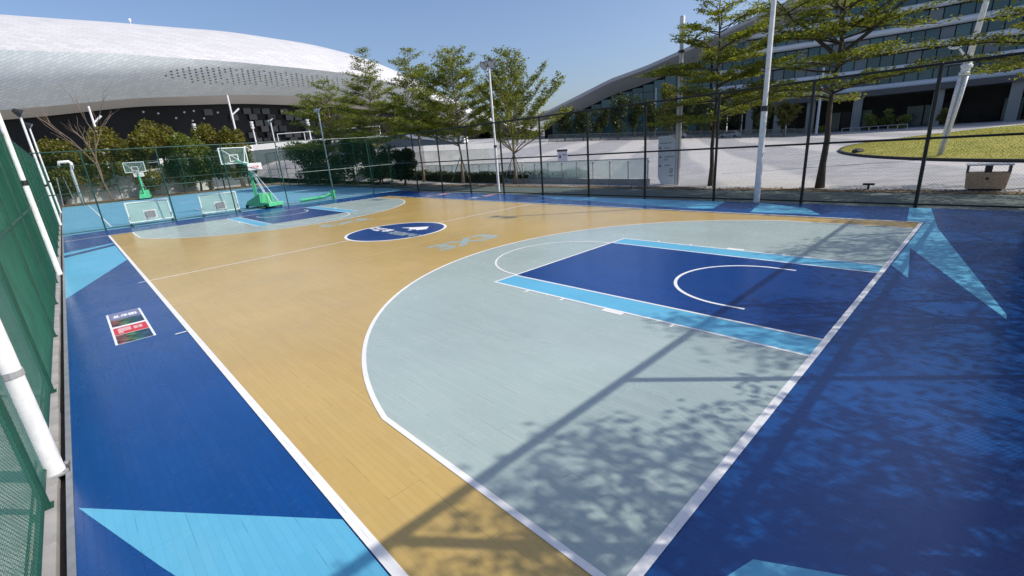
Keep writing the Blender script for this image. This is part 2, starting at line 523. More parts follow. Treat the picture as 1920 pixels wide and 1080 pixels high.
def plaza_z(x, y):
    s = 0.06 * (y - 32.0)
    s = max(0.0, s)
    if y > 125: s = 0.06 * (93 + (y - 125) * 0.25)
    k = min(1.0, max(0.0, (x - 20.5) / 4.0))
    return 0.0 + s * k
xs = np.concatenate([np.linspace(21.7, 40, 10), np.linspace(45, 400, 40)])
ys = np.concatenate([np.linspace(-160, -20, 10), np.linspace(-15, 140, 52), np.linspace(150, 420, 14)])
pv = [(x, y, plaza_z(x, y)) for y in ys for x in xs]
nx = len(xs)
pf = [(j * nx + i, j * nx + i + 1, (j + 1) * nx + i + 1, (j + 1) * nx + i) for j in range(len(ys) - 1) for i in range(nx - 1)]
pm = MB(); pm.v = pv; pm.f = pf
plaza = struct('plaza', pm, M['plaza'], smooth=True)

# ================================================================== COURT
cf = MB(); cf.box(-1.605, 17.62, -1.92, 30.9, -0.08, 0.0)
court = struct('court_floor', cf, M['court_blue'])
Z = lambda k: 0.0013 * k
# play area and regions
sheet([(0, 0), (15, 0), (15, 28), (0, 28)], Z(1), 'playing_area', M['court_tan'], court)
def three_pt(flip):
    by = 1.575
    a = math.degrees(math.acos((7.5 - 0.9) / 6.75))
    pts = [(0.9, 0.0)] + [(p[0], p[1]) for p in arc(7.5, by, 6.75, 180 - a, a, 72)] + [(14.1, 0.0)]
    return [(x, 28 - y) for x, y in pts][::-1] if flip else pts
for flip in (False, True):
    F = (lambda p: [(x, 28 - y) for x, y in p][::-1]) if flip else (lambda p: p)
    tp = three_pt(flip)
    sheet(tp[::-1] if not flip else tp[::-1], Z(2), 'three_point_area', M['court_grey'], court)
    strip_w = MB(); strip_pts(tp, 0.062, Z(5), strip_w)
    part('three_point_line', strip_w, M['court_white'], court)
    sheet(F([(5.05, 0), (9.95, 0), (9.95, 5.8), (5.05, 5.8)]), Z(3), 'lane_border', M['court_cyan'], court)
    sheet(F([(5.65, 0), (9.35, 0), (9.35, 5.8), (5.65, 5.8)]), Z(4), 'lane_area', M['court_navy'], court)
    lm = MB()
    for x in (5.05, 5.65, 9.35, 9.95):
        strip_pts(F([(x, 0), (x, 5.8)]), 0.05, Z(5), lm)
    part('lane_line', lm, M['court_white'], court)
    lm = MB(); strip_pts(F([(5.025, 5.8), (9.975, 5.8)]), 0.05, Z(6), lm)
    part('free_throw_line', lm, M['court_white'], court)
    lm = MB(); strip_pts(F(arc(7.5, 5.8, 1.8, 0, 180)), 0.05, Z(5), lm)
    part('free_throw_circle', lm, M['court_white'], court)
    lm = MB(); strip_pts(F([(8.82, 1.22)] + arc(7.52, 1.575, 1.30, 0, 180) + [(6.22, 1.22)]), 0.06, Z(6), lm)
    part('no_charge_arc', lm, M['court_white'], court)
    lm = MB()
    for sx, s in ((5.05, -1), (9.95, 1)):
        for y, h, d in ((1.79, 0.05, 0.1), (2.82, 0.38, 0.11), (3.91, 0.05, 0.1), (4.79, 0.05, 0.1)):
            a, b = sorted((sx + s * 0.027, sx + s * (0.027 + d)))
            lm.quad(*[(x, y_, Z(5)) for x, y_ in F([(a, y - h / 2), (b, y - h / 2), (b, y + h / 2), (a, y + h / 2)])])
    part('rebound_mark', lm, M['court_white'], court)
# border lines
bl = MB()
bl.quad((-0.04, -0.04, Z(7)), (0.04, -0.04, Z(7)), (0.04, 28.04, Z(7)), (-0.04, 28.04, Z(7)))
part('side_line', bl, M['court_white'], court)
bl = MB(); bl.quad((14.96, 0, Z(7)), (15.04, 0, Z(7)), (15.04, 28, Z(7)), (14.96, 28, Z(7)))
part('side_line', bl, M['court_white'], court)
bl = MB(); bl.quad((0.04, -0.04, Z(7)), (15.04, -0.04, Z(7)), (15.04, 0.04, Z(7)), (0.04, 0.04, Z(7)))
part('end_line', bl, M['court_white'], court)
bl = MB(); bl.quad((-1.62, 27.97, Z(8)), (15.04, 27.97, Z(8)), (15.04, 28.04, Z(8)), (-1.62, 28.04, Z(8)))
part('end_line', bl, M['court_white'], court)
bl = MB(); strip_pts([(-0.2, 14), (15.1, 14)], 0.055, Z(2), bl)
part('half_court_line', bl, M['court_white'], court)
bl = MB(); strip_pts([(0.05, 10.6), (14.95, 11.75)], 0.022, Z(2), bl)
part('training_line', bl, M['court_cream'], court)
bl = MB(); strip_pts([(-0.22, 8.32), (-0.05, 8.32)], 0.05, Z(7), bl)
part('throw_in_mark', bl, M['court_white'], court)
# light blue shards
for pts in ([(-1.62, 23.5), (-0.08, 24.5), (-0.06, 18.7), (-1.62, 13.75)],
            [(-1.58, 3.86), (-0.05, 1.95), (-0.05, 0.2), (-0.35, 0.2), (-1.16, 2.55)],
            [(17.55, 0.55), (17.6, 0.05), (14.3, -0.37), (7.9, -1.6), (7.7, -1.6), (11.74, -0.14), (9.23, -0.4), (10.06, -0.06), (15.05, -0.06), (15.05, 0.3)],
            [(1.68, -0.50), (2.1, -1.25), (0.9, -0.95), (1.0, -0.28)],
            [(17.55, 16.8), (16.6, 13.8), (15.6, 7.0), (15.7, 5.8), (17.55, 6.1)],
            [(17.55, 4.8), (15.4, 4.4), (15.5, 2.4), (16.7, 3.1)]):
    sheet(pts, Z(1), 'light_blue_shard', M['court_cyan'], court)
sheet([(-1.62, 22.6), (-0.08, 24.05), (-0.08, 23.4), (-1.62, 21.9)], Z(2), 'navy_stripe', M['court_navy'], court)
# centre circle with emblem
sheet(arc(7.5, 14, 1.86, 0, 360, 72)[:-1], Z(3), 'centre_circle_line', M['court_white'], court)
cc = sheet(arc(7.5, 14, 1.76, 0, 360, 72)[:-1], Z(4), 'centre_circle', M['court_navy'], court)
em = MB()   # pointed white mountain emblem
def logo_pt(u, w): return (7.62 + w, 13.75 - u, Z(5))      # u runs along the reading direction
em.quad(*[logo_pt(u, w) for u, w in ((-0.75, 0.35), (-0.25, 0.42), (0.0, 0.30), (0.22, 0.40), (0.42, 0.34), (0.62, 0.62), (0.20, 1.02))])
part('mountain_emblem', em, M['court_white'], cc)
em = MB(); em.quad(*[logo_pt(u, w) for u, w in ((0.05, 0.16), (0.2, 0.16), (0.2, 0.27), (0.05, 0.27))])
part('emblem_dot', em, M['court_white'], cc)

def glyphs(n, w, h, seed, gap=0.14, bold=0.13):
    """illegible lettering: block characters made of strokes, baseline at (0,0), total length n*w"""
    r = random.Random(seed)
    out = []
    for i in range(n):
        x0 = i * w + gap * w / 2; x1 = (i + 1) * w - gap * w / 2
        b = bold * h
        xs_ = [x0, (x0 + x1) / 2, x1]
        for _ in range(3):
            y = r.choice([0, 0.33, 0.5, 0.68, 1.0]) * (h - b)
            out.append((x0, x1, y, y + b))
        for _ in range(2):
            x = r.choice(xs_[:2] + [x1 - b])
            out.append((x, x + b, r.choice([0, 0.3]) * h, h))
    return out
def glyph_mesh(n, w, h, seed, tf, **k):
    mb = MB()
    for i, (x0, x1, y0, y1) in enumerate(glyphs(n, w, h, seed, **k)):
        e = 0.00006 * (i % 17)
        mb.quad(tf(x0, y0, e), tf(x1, y0, e), tf(x1, y1, e), tf(x0, y1, e))
    return mb
part('logo_lettering', glyph_mesh(3, 0.50, 0.46, 3, lambda x, y, e: (7.12 + y, 15.72 - x, Z(5) + e), bold=0.2), M['court_white'], cc)
part('logo_lettering', glyph_mesh(7, 0.27, 0.42, 5, lambda x, y, e: (7.05 + y, 14.05 - x, Z(5) + e), bold=0.17, gap=0.3), M['court_grey'], cc)

def text_mesh(s, size, ext=0.0):
    cu = bpy.data.curves.new('lettering', 'FONT')
    cu.body = s; cu.size = size; cu.align_x = 'CENTER'; cu.align_y = 'CENTER'; cu.offset = 0.055
    cu.resolution_u = 3
    o = bpy.data.objects.new('lettering_source', cu)
    COL.objects.link(o)
    dg = bpy.context.evaluated_depsgraph_get()
    me = bpy.data.meshes.new_from_object(o.evaluated_get(dg))
    bpy.data.objects.remove(o)
    return me
for (x, y, rz) in ((7.5, 9.85, 0.0), (7.6, 18.6, math.pi)):
    me = text_mesh("3X3", 1.25)
    me.materials.clear(); me.materials.append(M['court_grey'])
    o = link('court_lettering', me, court, (x, y, Z(2)), rz)
    o.scale = (1.12, 0.95, 1)

# edge trim, gutter and kerb at the left side, slab edge
tr = MB(); tr.box(-1.655, -1.607, -6, 66, -0.1, 0.012)
struct('court_edge', tr, M['trim'])
tr = MB(); tr.box(-1.715, -1.657, -6, 66, -0.14, -0.075)
struct('gutter', tr, M['gutter'])
kerb = bpy.data.objects.new('kerb', None); COL.objects.link(kerb); kerb["kind"] = "structure"
kb = MB(); kb.box(-0.045, 0.045, -0.49, 0.49, -0.14, 0.0)
kme = kb.mesh('kerb_stone', M['concrete'])
for i in range(60):
    o = link('kerb_stone', kme, kerb, (-1.764 + rnd.uniform(-.006, .006), -5 + i * 1.0, rnd.uniform(-.008, .008)))
gs = MB(); gs.quad((-60, -60, -0.06), (-1.91, -60, -0.06), (-1.91, 120, -0.06), (-60, 120, -0.06))
struct('bare_ground', gs, M['concrete'])

# strip of path outside the right fence, soil line
vm = MB(); vm.quad((17.7, -12, -0.012), (21.35, -12, -0.012), (21.35, 66, -0.012), (17.7, 66, -0.012))
struct('path', vm, M['verge'])
sm = MB(); sm.quad((21.36, -40, -0.006), (23.4, -40, -0.006), (23.4, 66, -0.006), (21.36, 66, -0.006))
for i in range(0): pass
# wavy soil edge
em = MB()
ysl = np.linspace(-40, 66, 160)
ed = [21.75 + 0.28 * math.sin(y * 1.7) * math.sin(y * 0.43 + 1) + rnd.uniform(-.1, .1) for y in ysl]
for i in range(len(ysl) - 1):
    em.quad((21.3, ysl[i], 0.006), (ed[i] + 0.25, ysl[i], 0.006), (ed[i + 1] + 0.25, ysl[i + 1], 0.006), (21.3, ysl[i + 1], 0.006))
struct('soil_strip', em, M['soil'])

rs = np.random.RandomState(21); n = 5000
cen = np.stack([21.75 + rs.normal(0, 0.28, n), rs.uniform(-20, 62, n), np.full(n, 0.02)], 1)
LITTER = (cen, rs)
# adjacent court
am = MB(); am.box(-1.64, 18.9, 31.1, 65.0, -0.09, -0.008)
adj = struct('neighbouring_court', am, M['adj_blue'])
lm = MB()
for pts in ([(0.4, 33), (0.4, 64), (15.5, 64), (15.5, 33), (0.4, 33)],
            [(0.4, 48.5), (15.5, 48.5)], [(5.5, 64), (5.5, 58.2), (10.4, 58.2), (10.4, 64)],
            [(5.5, 33), (5.5, 38.8), (10.4, 38.8), (10.4, 33)], arc(7.95, 48.5, 1.8, 0, 360), arc(7.95, 34.5, 6.6, 0, 180), arc(7.95, 62.5, 6.6, 180, 360)):
    for a, b in zip(pts[:-1], pts[1:]):
        strip_pts([a, b], 0.06, -0.004 + rnd.uniform(0, 0.002), lm)
part('painted_line', lm, M['line_paint'], adj)
bm_ = MB(); bm_.quad((-2.0, 65.02, -0.02), (22, 65.02, -0.02), (22, 70, 0.1), (-2.0, 70, 0.1))
struct('planting_bed', bm_, M['soil'])

# ================================================================== FENCES
def wire_panel(L, H, cell, r, z0=0.05):
    """straight diagonal wires crossing, as thin three-sided rods in the local XZ plane"""
    V, Fq = [], []
    def rod(p, q, off):
        d = (q - p).normalized(); n1 = Vector((0, 1, 0)); n2 = d.cross(n1)
        b = len(V)
        for c in (p, q):
            for k in range(3):
                a = 2 * math.pi * k / 3
                w = c + r * (math.cos(a) * n1 + math.sin(a) * n2) + Vector((0, off, 0))
                V.append(tuple(w))
        for k in range(3):
            Fq.append((b + k, b + (k + 1) % 3, b + 3 + (k + 1) % 3, b + 3 + k))
    s = -H
    while s < L:
        a0 = max(0, -s); a1 = min(H, L - s)
        if a1 > a0 + 0.01:
            rod(Vector((s + a0, 0, z0 + a0)), Vector((s + a1, 0, z0 + a1)), r * 0.8)
            rod(Vector((s + a0, 0, z0 + H - a0)), Vector((s + a1, 0, z0 + H - a1)), -r * 0.8)
        s += cell
    mb = MB(); mb.v = V; mb.f = Fq
    return mb

def fence(name, label, p0, p1, first, step, H, cell, wr, pmat, wmat, pr=0.034, cloth=None, rr_=1.0):
    p0 = Vector((p0[0], p0[1], 0)); p1 = Vector((p1[0], p1[1], 0))
    d = p1 - p0; L = d.length; rz = math.atan2(d.y, d.x)
    t = thing(name, label, 'fence', p0, rz)
    pmb = MB(); pmb.lathe([(pr, -0.1), (pr, H), (pr * 0.6, H + 0.02)], 10)
    pmb.box(-0.05, 0.05, -0.05, 0.05, 0.0, 0.012)
    me = pmb.mesh('post', pmat, False)
    s = first
    while s <= L + 0.01:
        link('post', me, t, (s, 0, 0)); s += step
    for nm, z, rr in (('top_rail', H - 0.02, 0.027), ('mid_rail', H / 2, 0.024), ('bottom_rail', 0.09, 0.018)):
        mb = MB(); mb.tube([(0, 0, z), (L, 0, z)], rr * rr_, 8)
        part(nm, mb, pmat, t)
    part('chain_link_mesh', wire_panel(L, H - 0.1, cell, wr), wmat, t, kind='stuff')
    if cloth:
        a, b, z0, z1 = cloth
        mb = MB(); N = int((b - a) / 0.5)
        for i in range(N):
            x0 = a + (b - a) * i / N; x1 = a + (b - a) * (i + 1) / N
            w0 = 0.045 + 0.03 * math.sin(x0 * 2.1) * math.sin(x0 * .7); w1 = 0.045 + 0.03 * math.sin(x1 * 2.1) * math.sin(x1 * .7)
            mb.quad((x0, w0, z0), (x1, w1, z0), (x1, w1 * 0.8, z1 + 0.05 * math.sin(x1 * 1.6)), (x0, w0 * 0.8, z1 + 0.05 * math.sin(x0 * 1.6)))
        part('net_cloth', mb, M['cloth'], t)
    return t

FH = 4.05
fence('chain_link_fence', 'tall black chain link fence along the far sideline, beside the grey plaza', (17.72, -1.96), (17.72, 31.0), 2.39, 3.1, FH, 0.082, 0.0015, M['post_black'], M['wire_dark'], pr=0.05, rr_=1.4)
fence('chain_link_fence', 'dark green chain link fence dividing the tan court from the pale blue court', (-1.72, 31.0), (17.64, 31.0), 1.78, 3.1, FH, 0.09, 0.0017, M['post_green'], M['wire_bottle'])
fence('chain_link_fence', 'green netting covered fence close at the left edge with white light poles', (-1.785, -4.0), (-1.785, 66.0), 1.9, 3.1, FH, 0.052, 0.0019, M['post_green'], M['wire_green'], cloth=(11.5, 70, 0.12, FH))
fence('chain_link_fence', 'green chain link fence along the far side of the pale blue court, before dark shrubs', (18.95, 31.0), (18.95, 65.2), 3.1, 3.1, FH, 0.12, 0.0020, M['post_green'], M['wire_bottle'])
fence('chain_link_fence', 'green chain link fence at the far end of the pale blue court, before olive trees', (-1.8, 65.2), (18.9, 65.2), 2.0, 3.1, FH, 0.13, 0.0022, M['post_green'], M['wire_bottle'])
fence('chain_link_fence', 'black chain link fence behind the near end line that shades the painted floor', (-1.72, -1.96), (17.6, -1.96), 1.60, 3.05, FH, 0.075, 0.0024, M['post_black'], M['wire_dark'], pr=0.05, rr_=1.75)

# warning board on the right fence
t = thing('notice_board', 'small lavender notice board with dark header hung on the black fence', 'sign', (17.62, 14.35, 2.05), R(-90))
mb = MB(); mb.box(-0.32, 0.32, -0.015, 0, -0.28, 0.28); part('board', mb, M['sign_lav'], t)
mb = MB(); mb.box(-0.34, 0.34, -0.03, -0.016, 0.19, 0.29); part('header', mb, M['ink'], t)
mb = MB(); mb.quad((-0.24, -0.019, -0.12), (-0.06, -0.019, -0.12), (-0.15, -0.019, 0.08)); part('warning_mark', mb, M['ink'], t)
part('lettering', glyph_mesh(3, 0.1, 0.09, 8, lambda x, y, e: (0.0 + x, -0.02 - e, -0.02 + y)), M['ink'], t)

# ================================================================== FLOODLIGHT POLES
def floodlight_pole(label, loc, H, aim, heads=2, r0=0.081):
    t = thing('floodlight_pole', label, 'light pole', loc, aim, 'white floodlight poles round the courts')
    mb = MB(); mb.lathe([(r0, 0.0), (r0 * 0.97, H * 0.38), (r0 * 0.8, H * 0.39), (r0 * 0.72, H)], 32)
    part('pole', mb, M['white_metal'], t, smooth=False)
    mb = MB(); mb.box(-0.115, 0.115, -0.115, 0.115, 0.014, 0.032)
    for sx in (-.09, .09):
        for sy in (-.09, .09): mb.box(sx - .014, sx + .014, sy - .014, sy + .014, 0.032, 0.055)
    part('base_plate', mb, M['grey_metal'], t)
    mb = MB(); mb.lathe([(r0 * 1.14, H * 0.375), (r0 * 1.14, H * 0.395)], 14); part('collar', mb, M['dark_metal'], t)
    mb = MB(); mb.tube([(-0.42, 0, H + 0.02), (0.42, 0, H + 0.02)], 0.035, 8); part('crossarm', mb, M['white_metal'], t)
    for s in ((-1, 1) if heads == 2 else (1,)):
        mb = MB()
        ax = Vector((0, 0.80, -0.6)).normalized()
        c = Vector((s * 0.34, 0.0, H + 0.2))
        mb.tube([c - ax * 0.26, c - ax * 0.14, c + ax * 0.02, c + ax * 0.16], [0.10, 0.14, 0.20, 0.25], 14)
        mb.box(s * 0.34 - .03, s * 0.34 + .03, -.03, .03, H, H + 0.16)
        hd = part('floodlight', mb, M['dark_metal'], t)
        mb = MB(); mb.tube([c + ax * 0.161, c + ax * 0.168], [0.225, 0.222], 14); part('lens', mb, M['lamp_glass'], hd)
    return t
floodlight_pole('white floodlight pole nearest the camera at the left fence, foot on the kerb', (-1.735, 4.72, -0.02), 7.1, R(-90))
t_ = bpy.data.objects['floodlight_pole']
for z in (1.1, 2.6):
    mb = MB(); mb.lathe([(0.089, z - .03), (0.089, z + .03)], 14); mb.box(-0.16, -0.09, -.02, .02, z - .02, z + .02); part('strap', mb, M['grey_metal'], t_)
floodlight_pole('white floodlight pole by the left fence beside the light blue corner patch', (-1.735, 18.0, -0.02), 7.1, R(-90))
floodlight_pole('white floodlight pole on the left fence line just past the dividing fence', (-1.72, 39.0, 0), 6.4, R(-90))
floodlight_pole('white floodlight pole on the left fence line at the far half of the blue court', (-1.72, 54.0, 0), 6.9, R(-90))
floodlight_pole('tall white floodlight pole rising between two near trees, in line with the black fence', (17.55, 4.95, 0), 8.6, R(90), r0=0.105)
floodlight_pole('white floodlight pole with dark lamp heads before the round tree by the sideline', (18.45, 20.3, 0), 7.1, R(90))
floodlight_pole('white floodlight pole in front of dark shrubs, nearer of the two beside the blue court', (18.6, 45.6, 0), 7.2, R(90))
floodlight_pole('white floodlight pole beside the green hoop, farther of the two beside the blue court', (18.5, 59.5, 0), 7.4, R(90))

# ================================================================== HOOPS
def backboard(t, cx, cy, z0, w, h, tilt=0.0, glass='clear_board', frame='mint_white', ring=True, fw_=0.055):
    """board in plane y=cy facing -Y (local)"""
    def P(x, z, d=0.0): return (cx + x, cy + d + z * math.sin(tilt), z0 + z * math.cos(tilt))
    def bar(mb, x0, x1, za, zb, d0, d1):
        mb.hexa([P(x0, za, d0), P(x1, za, d0), P(x1, za, d1), P(x0, za, d1)], [P(x0, zb, d0), P(x1, zb, d0), P(x1, zb, d1), P(x0, zb, d1)])
    mb = MB(); bar(mb, -w / 2 + fw_, w / 2 - fw_, fw_, h - fw_, -0.008, 0.008)
    g = part('glass_panel', mb, M[glass], t)
    mb = MB()
    bar(mb, -w / 2, w / 2, 0, fw_, -0.03, 0.03); bar(mb, -w / 2, w / 2, h - fw_, h, -0.03, 0.03)
    bar(mb, -w / 2, -w / 2 + fw_, fw_, h - fw_, -0.03, 0.03); bar(mb, w / 2 - fw_, w / 2, fw_, h - fw_, -0.03, 0.03)
    part('board_frame', mb, M[frame], t)
    mb = MB()
    a, b, c, d = -0.295, 0.295, 0.15, 0.60
    for q in ((a, b, c, c + .05), (a, b, d - .05, d), (a, a + .05, c + .05, d - .05), (b - .05, b, c + .05, d - .05)):
        bar(mb, *q, -0.018, 0.018)
    part('target_square', mb, M['white_metal'], g)
    if ring:
        mb = MB(); n = 20
        zc, rr = 0.15, 0.225
        pts = [(cx + rr * math.cos(2 * math.pi * i / n), cy - 0.38 + rr * math.sin(2 * math.pi * i / n), z0 + zc) for i in range(n + 1)]
        mb.tube(pts, 0.012, 6, cap=False); mb.box(cx - 0.05, cx + 0.05, cy - 0.17, cy - 0.03, z0 + zc - 0.05, z0 + zc + 0.03)
        rg = part('ring', mb, M['hoop_orange'], t)
        mb = MB()
        for i in range(12):
            for sgn in (1, -1):
                a0 = 2 * math.pi * i / 12; a1 = a0 + sgn * 0.5; a2 = a0 + sgn * 1.0
                mb.tube([(cx + .225 * math.cos(a0), cy - .38 + .225 * math.sin(a0), z0 + zc),
                         (cx + .165 * math.cos(a1), cy - .38 + .165 * math.sin(a1), z0 + zc - .2),
                         (cx + .12 * math.cos(a2), cy - .38 + .12 * math.sin(a2), z0 + zc - .42)], 0.006, 3, cap=False)
        part('net', mb, M['net_grey'], rg)
    return g

def hoop_stand(label, loc, rz, group, sign=True):
    t = thing('basketball_hoop', label, 'basketball hoop', loc, rz, group)
    mb = MB(); mb.hexa([(-0.5, -0.45, .12), (0.5, -0.45, .12), (0.5, 1.35, .12), (-0.5, 1.35, .12)], [(-0.42, -0.4, .42), (0.42, -0.4, .42), (0.42, 1.3, .95), (-0.42, 1.3, .95)])
    bs = part('base', mb, M['hoop_green'], t, bevel=0.02)
    mb = MB(); mb.box(-0.5, 0.5, 1.36, 2.3, .12, .36); part('counterweight', mb, M['hoop_green'], t, bevel=0.02)
    for sx in (-0.53, 0.53):
        for y in (-0.25, 1.9):
            mb = MB(); mb.tube([(sx - .04, y, .12), (sx + .04, y, .12)], 0.12, 14); part('wheel', mb, M['rubber'], bs)
    mb = MB(); mb.tube([(0, 0.22, 0.5), (0, 0.05, 2.72)], [0.13, 0.10], 4); part('main_post', mb, M['hoop_green'], t)
    mb = MB(); mb.tube([(0, 1.2, 0.9), (0, 0.12, 2.5)], 0.04, 8); mb.tube([(-0.25, 2.2, .36), (0, 0.2, 2.6)], 0.025, 6); mb.tube([(0.25, 2.2, .36), (0, 0.2, 2.6)], 0.025, 6)
    part('rear_strut', mb, M['mint_white'], t)
    mb = MB(); mb.tube([(0, 0.75, 2.62), (0, 0.05, 2.75), (0, -1.35, 3.08)], [0.075, 0.085, 0.06], 6); part('arm', mb, M['hoop_green'], t)
    mb = MB()
    for s in (-1, 1):
        mb.tube([(0, -0.3, 2.86), (s * 0.78, -1.36, 3.86)], 0.022, 6); mb.tube([(0, -0.5, 2.88), (s * 0.55, -1.36, 3.0)], 0.022, 6)
    part('board_brace', mb, M['mint_white'], t)
    backboard(t, 0, -1.45, 2.9, 1.8, 1.05)
    if sign:
        mb = MB(); mb.box(-0.46, 0.46, 0.78, 0.82, 2.42, 2.86); s_ = part('sign_plate', mb, M['white_metal'], t)
        part('sign_lettering', glyph_mesh(4, 0.13, 0.14, 21, lambda x, y, e: (-0.26 + x, 0.777 - e, 2.55 + y)), M['poster_red'], s_)
        part('sign_lettering', glyph_mesh(4, 0.13, 0.14, 22, lambda x, y, e: (0.26 - x, 0.823 + e, 2.55 + y)), M['poster_red'], s_)
    return t
G = 'basketball hoops on the pale blue court'
h1 = hoop_stand('bright green hoop just behind the dividing fence, with a white sign on its arm', (8.05, 33.1, 0), R(180 + 14), G)
dup(h1, (5.2, 64.0, 0), R(-10), 'green hoop at the far end of the blue court, its ring towards the camera', G)
dup(h1, (5.4, 74.0, 0.4), R(170), 'dark hoop half hidden behind trees beyond the far end fence', G)

def low_board(label, x, rz):
    t = thing('hoop_board', label, 'backboard', (x, 31.55, 0), rz, 'backboards standing on the ground behind the dividing fence')
    backboard(t, 0, 0, 0.16, 2.0, 1.12, R(6), 'board_glass', 'mint_white', False, 0.06)
    for s in (-1, 1):
        mb = MB(); mb.box(s * 0.96 - .04, s * 0.96 + .04, -0.25, 0.35, 0.0, 0.07); mb.tube([(s * .96, 0, .07), (s * .96, .03, .5)], 0.035, 6)
        part('foot', mb, M['dark_metal'], t)
    mb = MB(); mb.box(-0.21, 0.21, -0.06, -0.03, 0.36, 0.70); part('ring_mount', mb, M['net_grey'], t)
    mb = MB(); mb.tube([(0.225 * math.cos(a), -0.30 + 0.225 * math.sin(a), 0.33) for a in np.linspace(0, 2 * math.pi, 17)], 0.012, 6, cap=False)
    part('ring', mb, M['mint_white'], t)
    return t
low_board('pale green glass backboard standing on the ground, the one nearer the left fence', 2.15, R(4))
low_board('pale green glass backboard standing on the ground, right next to the green hoop base', 5.62, R(-3))
t = thing('steel_arm', 'bright green steel hoop arm lying on the blue court behind the fence', 'steel arm', (11.6, 31.9, 0), R(-4))
mb = MB(); mb.tube([(-1.1, 0, 0.15), (0.6, 0, 0.2), (1.2, 0, 0.42)], [0.12, 0.11, 0.1], 4); part('beam', mb, M['hoop_green'], t)
mb = MB(); mb.box(1.1, 1.32, -0.12, 0.12, 0.0, 0.62); part('end_bracket', mb, M['hoop_green'], t)
mb = MB(); mb.tube([(1.33, 0, 0.5), (1.35, 0, 0.5)], 0.07, 12); part('bolt_plate', mb, M['dark_metal'], t)

# ================================================================== FLOOR POSTERS
def poster(label, loc, rz, sx, sy, group):
    t = thing('floor_poster', label, 'poster', loc, rz, group)
    w, h = sx / 2, sy / 2
    def rect(x0, x1, y0, y1, z, nm, mt):
        mb = MB(); mb.quad((x0, y0, z), (x1, y0, z), (x1, y1, z), (x0, y1, z)); return part(nm, mb, M[mt], t)
    rect(-w, w, -h, h, 0, 'backing_sheet', 'poster_white')
    i = 0.035
    rect(-w + i, w - i, h * 0.50, h - i * 0.5, .002, 'purple_band', 'poster_purple')
    rect(-w + i, w - i, h * 0.05, h * 0.49, .002, 'picture_band', 'poster_art')
    rect(-w + i, w - i, -h * 0.48, -h * 0.05, .002, 'red_band', 'poster_red')
    rect(-w + i, w - i, -h + i * .5, -h * 0.50, .002, 'picture_band', 'poster_art')
    k = sx / 0.6
    part('lettering', glyph_mesh(7, 0.062 * k, 0.09 * sy / 1.0, 31, lambda x, y, e: (-0.21 * k + x, h * 0.62 + y, 0.004 + e)), M['poster_white'], t)
    part('lettering', glyph_mesh(2, 0.085 * k, 0.15 * sy / 1.0, 33, lambda x, y, e: (-0.20 * k + x, -h * 0.42 + y, 0.004 + e), bold=0.2), M['poster_pink'], t)
    part('lettering', glyph_mesh(2, 0.075 * k, 0.12 * sy / 1.0, 35, lambda x, y, e: (0.04 * k + x, -h * 0.40 + y, 0.004 + e), bold=0.17), M['poster_pink'], t)
    return t
GP = 'posters stuck on the dark blue border'
p0 = poster('colourful poster with a red band stuck on the dark blue border at the left', (-0.735, 9.83, Z(2)), 0, 0.56, 2.42, GP)
dup(p0, (16.6, 24.0, Z(2)), R(90), 'poster on the blue border under the far fence, farthest from the camera', GP)
dup(p0, (16.75, 19.6, Z(2)), R(90), 'poster on the blue border at the foot of the slim floodlight pole', GP)

# ================================================================== TREES
def np_mesh(name, V, mat):
    """V: (n,4,3) quads"""
    n = V.shape[0]
    me = bpy.data.meshes.new(name)
    me.vertices.add(n * 4); me.loops.add(n * 4); me.polygons.add(n)
    me.vertices.foreach_set("co", V.reshape(-1).astype(np.float32))
    me.loops.foreach_set("vertex_index", np.arange(n * 4, dtype=np.int32))
    me.polygons.foreach_set("loop_start", np.arange(0, n * 4, 4, dtype=np.int32))
    me.polygons.foreach_set("loop_total", np.full(n, 4, dtype=np.int32))
    me.materials.append(mat)
    me.update(calc_edges=True)
    return me

def leaves_from(centers, size, rs, flat=0.5, asp=0.5):
    """one rhombic leaf per centre; flat=1: mostly horizontal"""
    n = len(centers)
    c = np.asarray(centers)
    az = rs.uniform(0, 2 * np.pi, n)
    tilt = rs.normal(0, 1.0 - flat, n) * 0.9
    d = np.stack([np.cos(az) * np.cos(tilt), np.sin(az) * np.cos(tilt), np.sin(tilt)], 1)
    rr = rs.normal(0, 1, (n, 3)) * (1.05 - flat); rr[:, 2] += 1
    s = np.cross(d, rr); s /= np.linalg.norm(s, axis=1, keepdims=True) + 1e-9
    L = size * rs.uniform(0.65, 1.3, n)[:, None]
    return np.stack([c, c + d * L * 0.5 + s * L * asp * 0.5, c + d * L, c + d * L * 0.5 - s * L * asp * 0.5], 1)

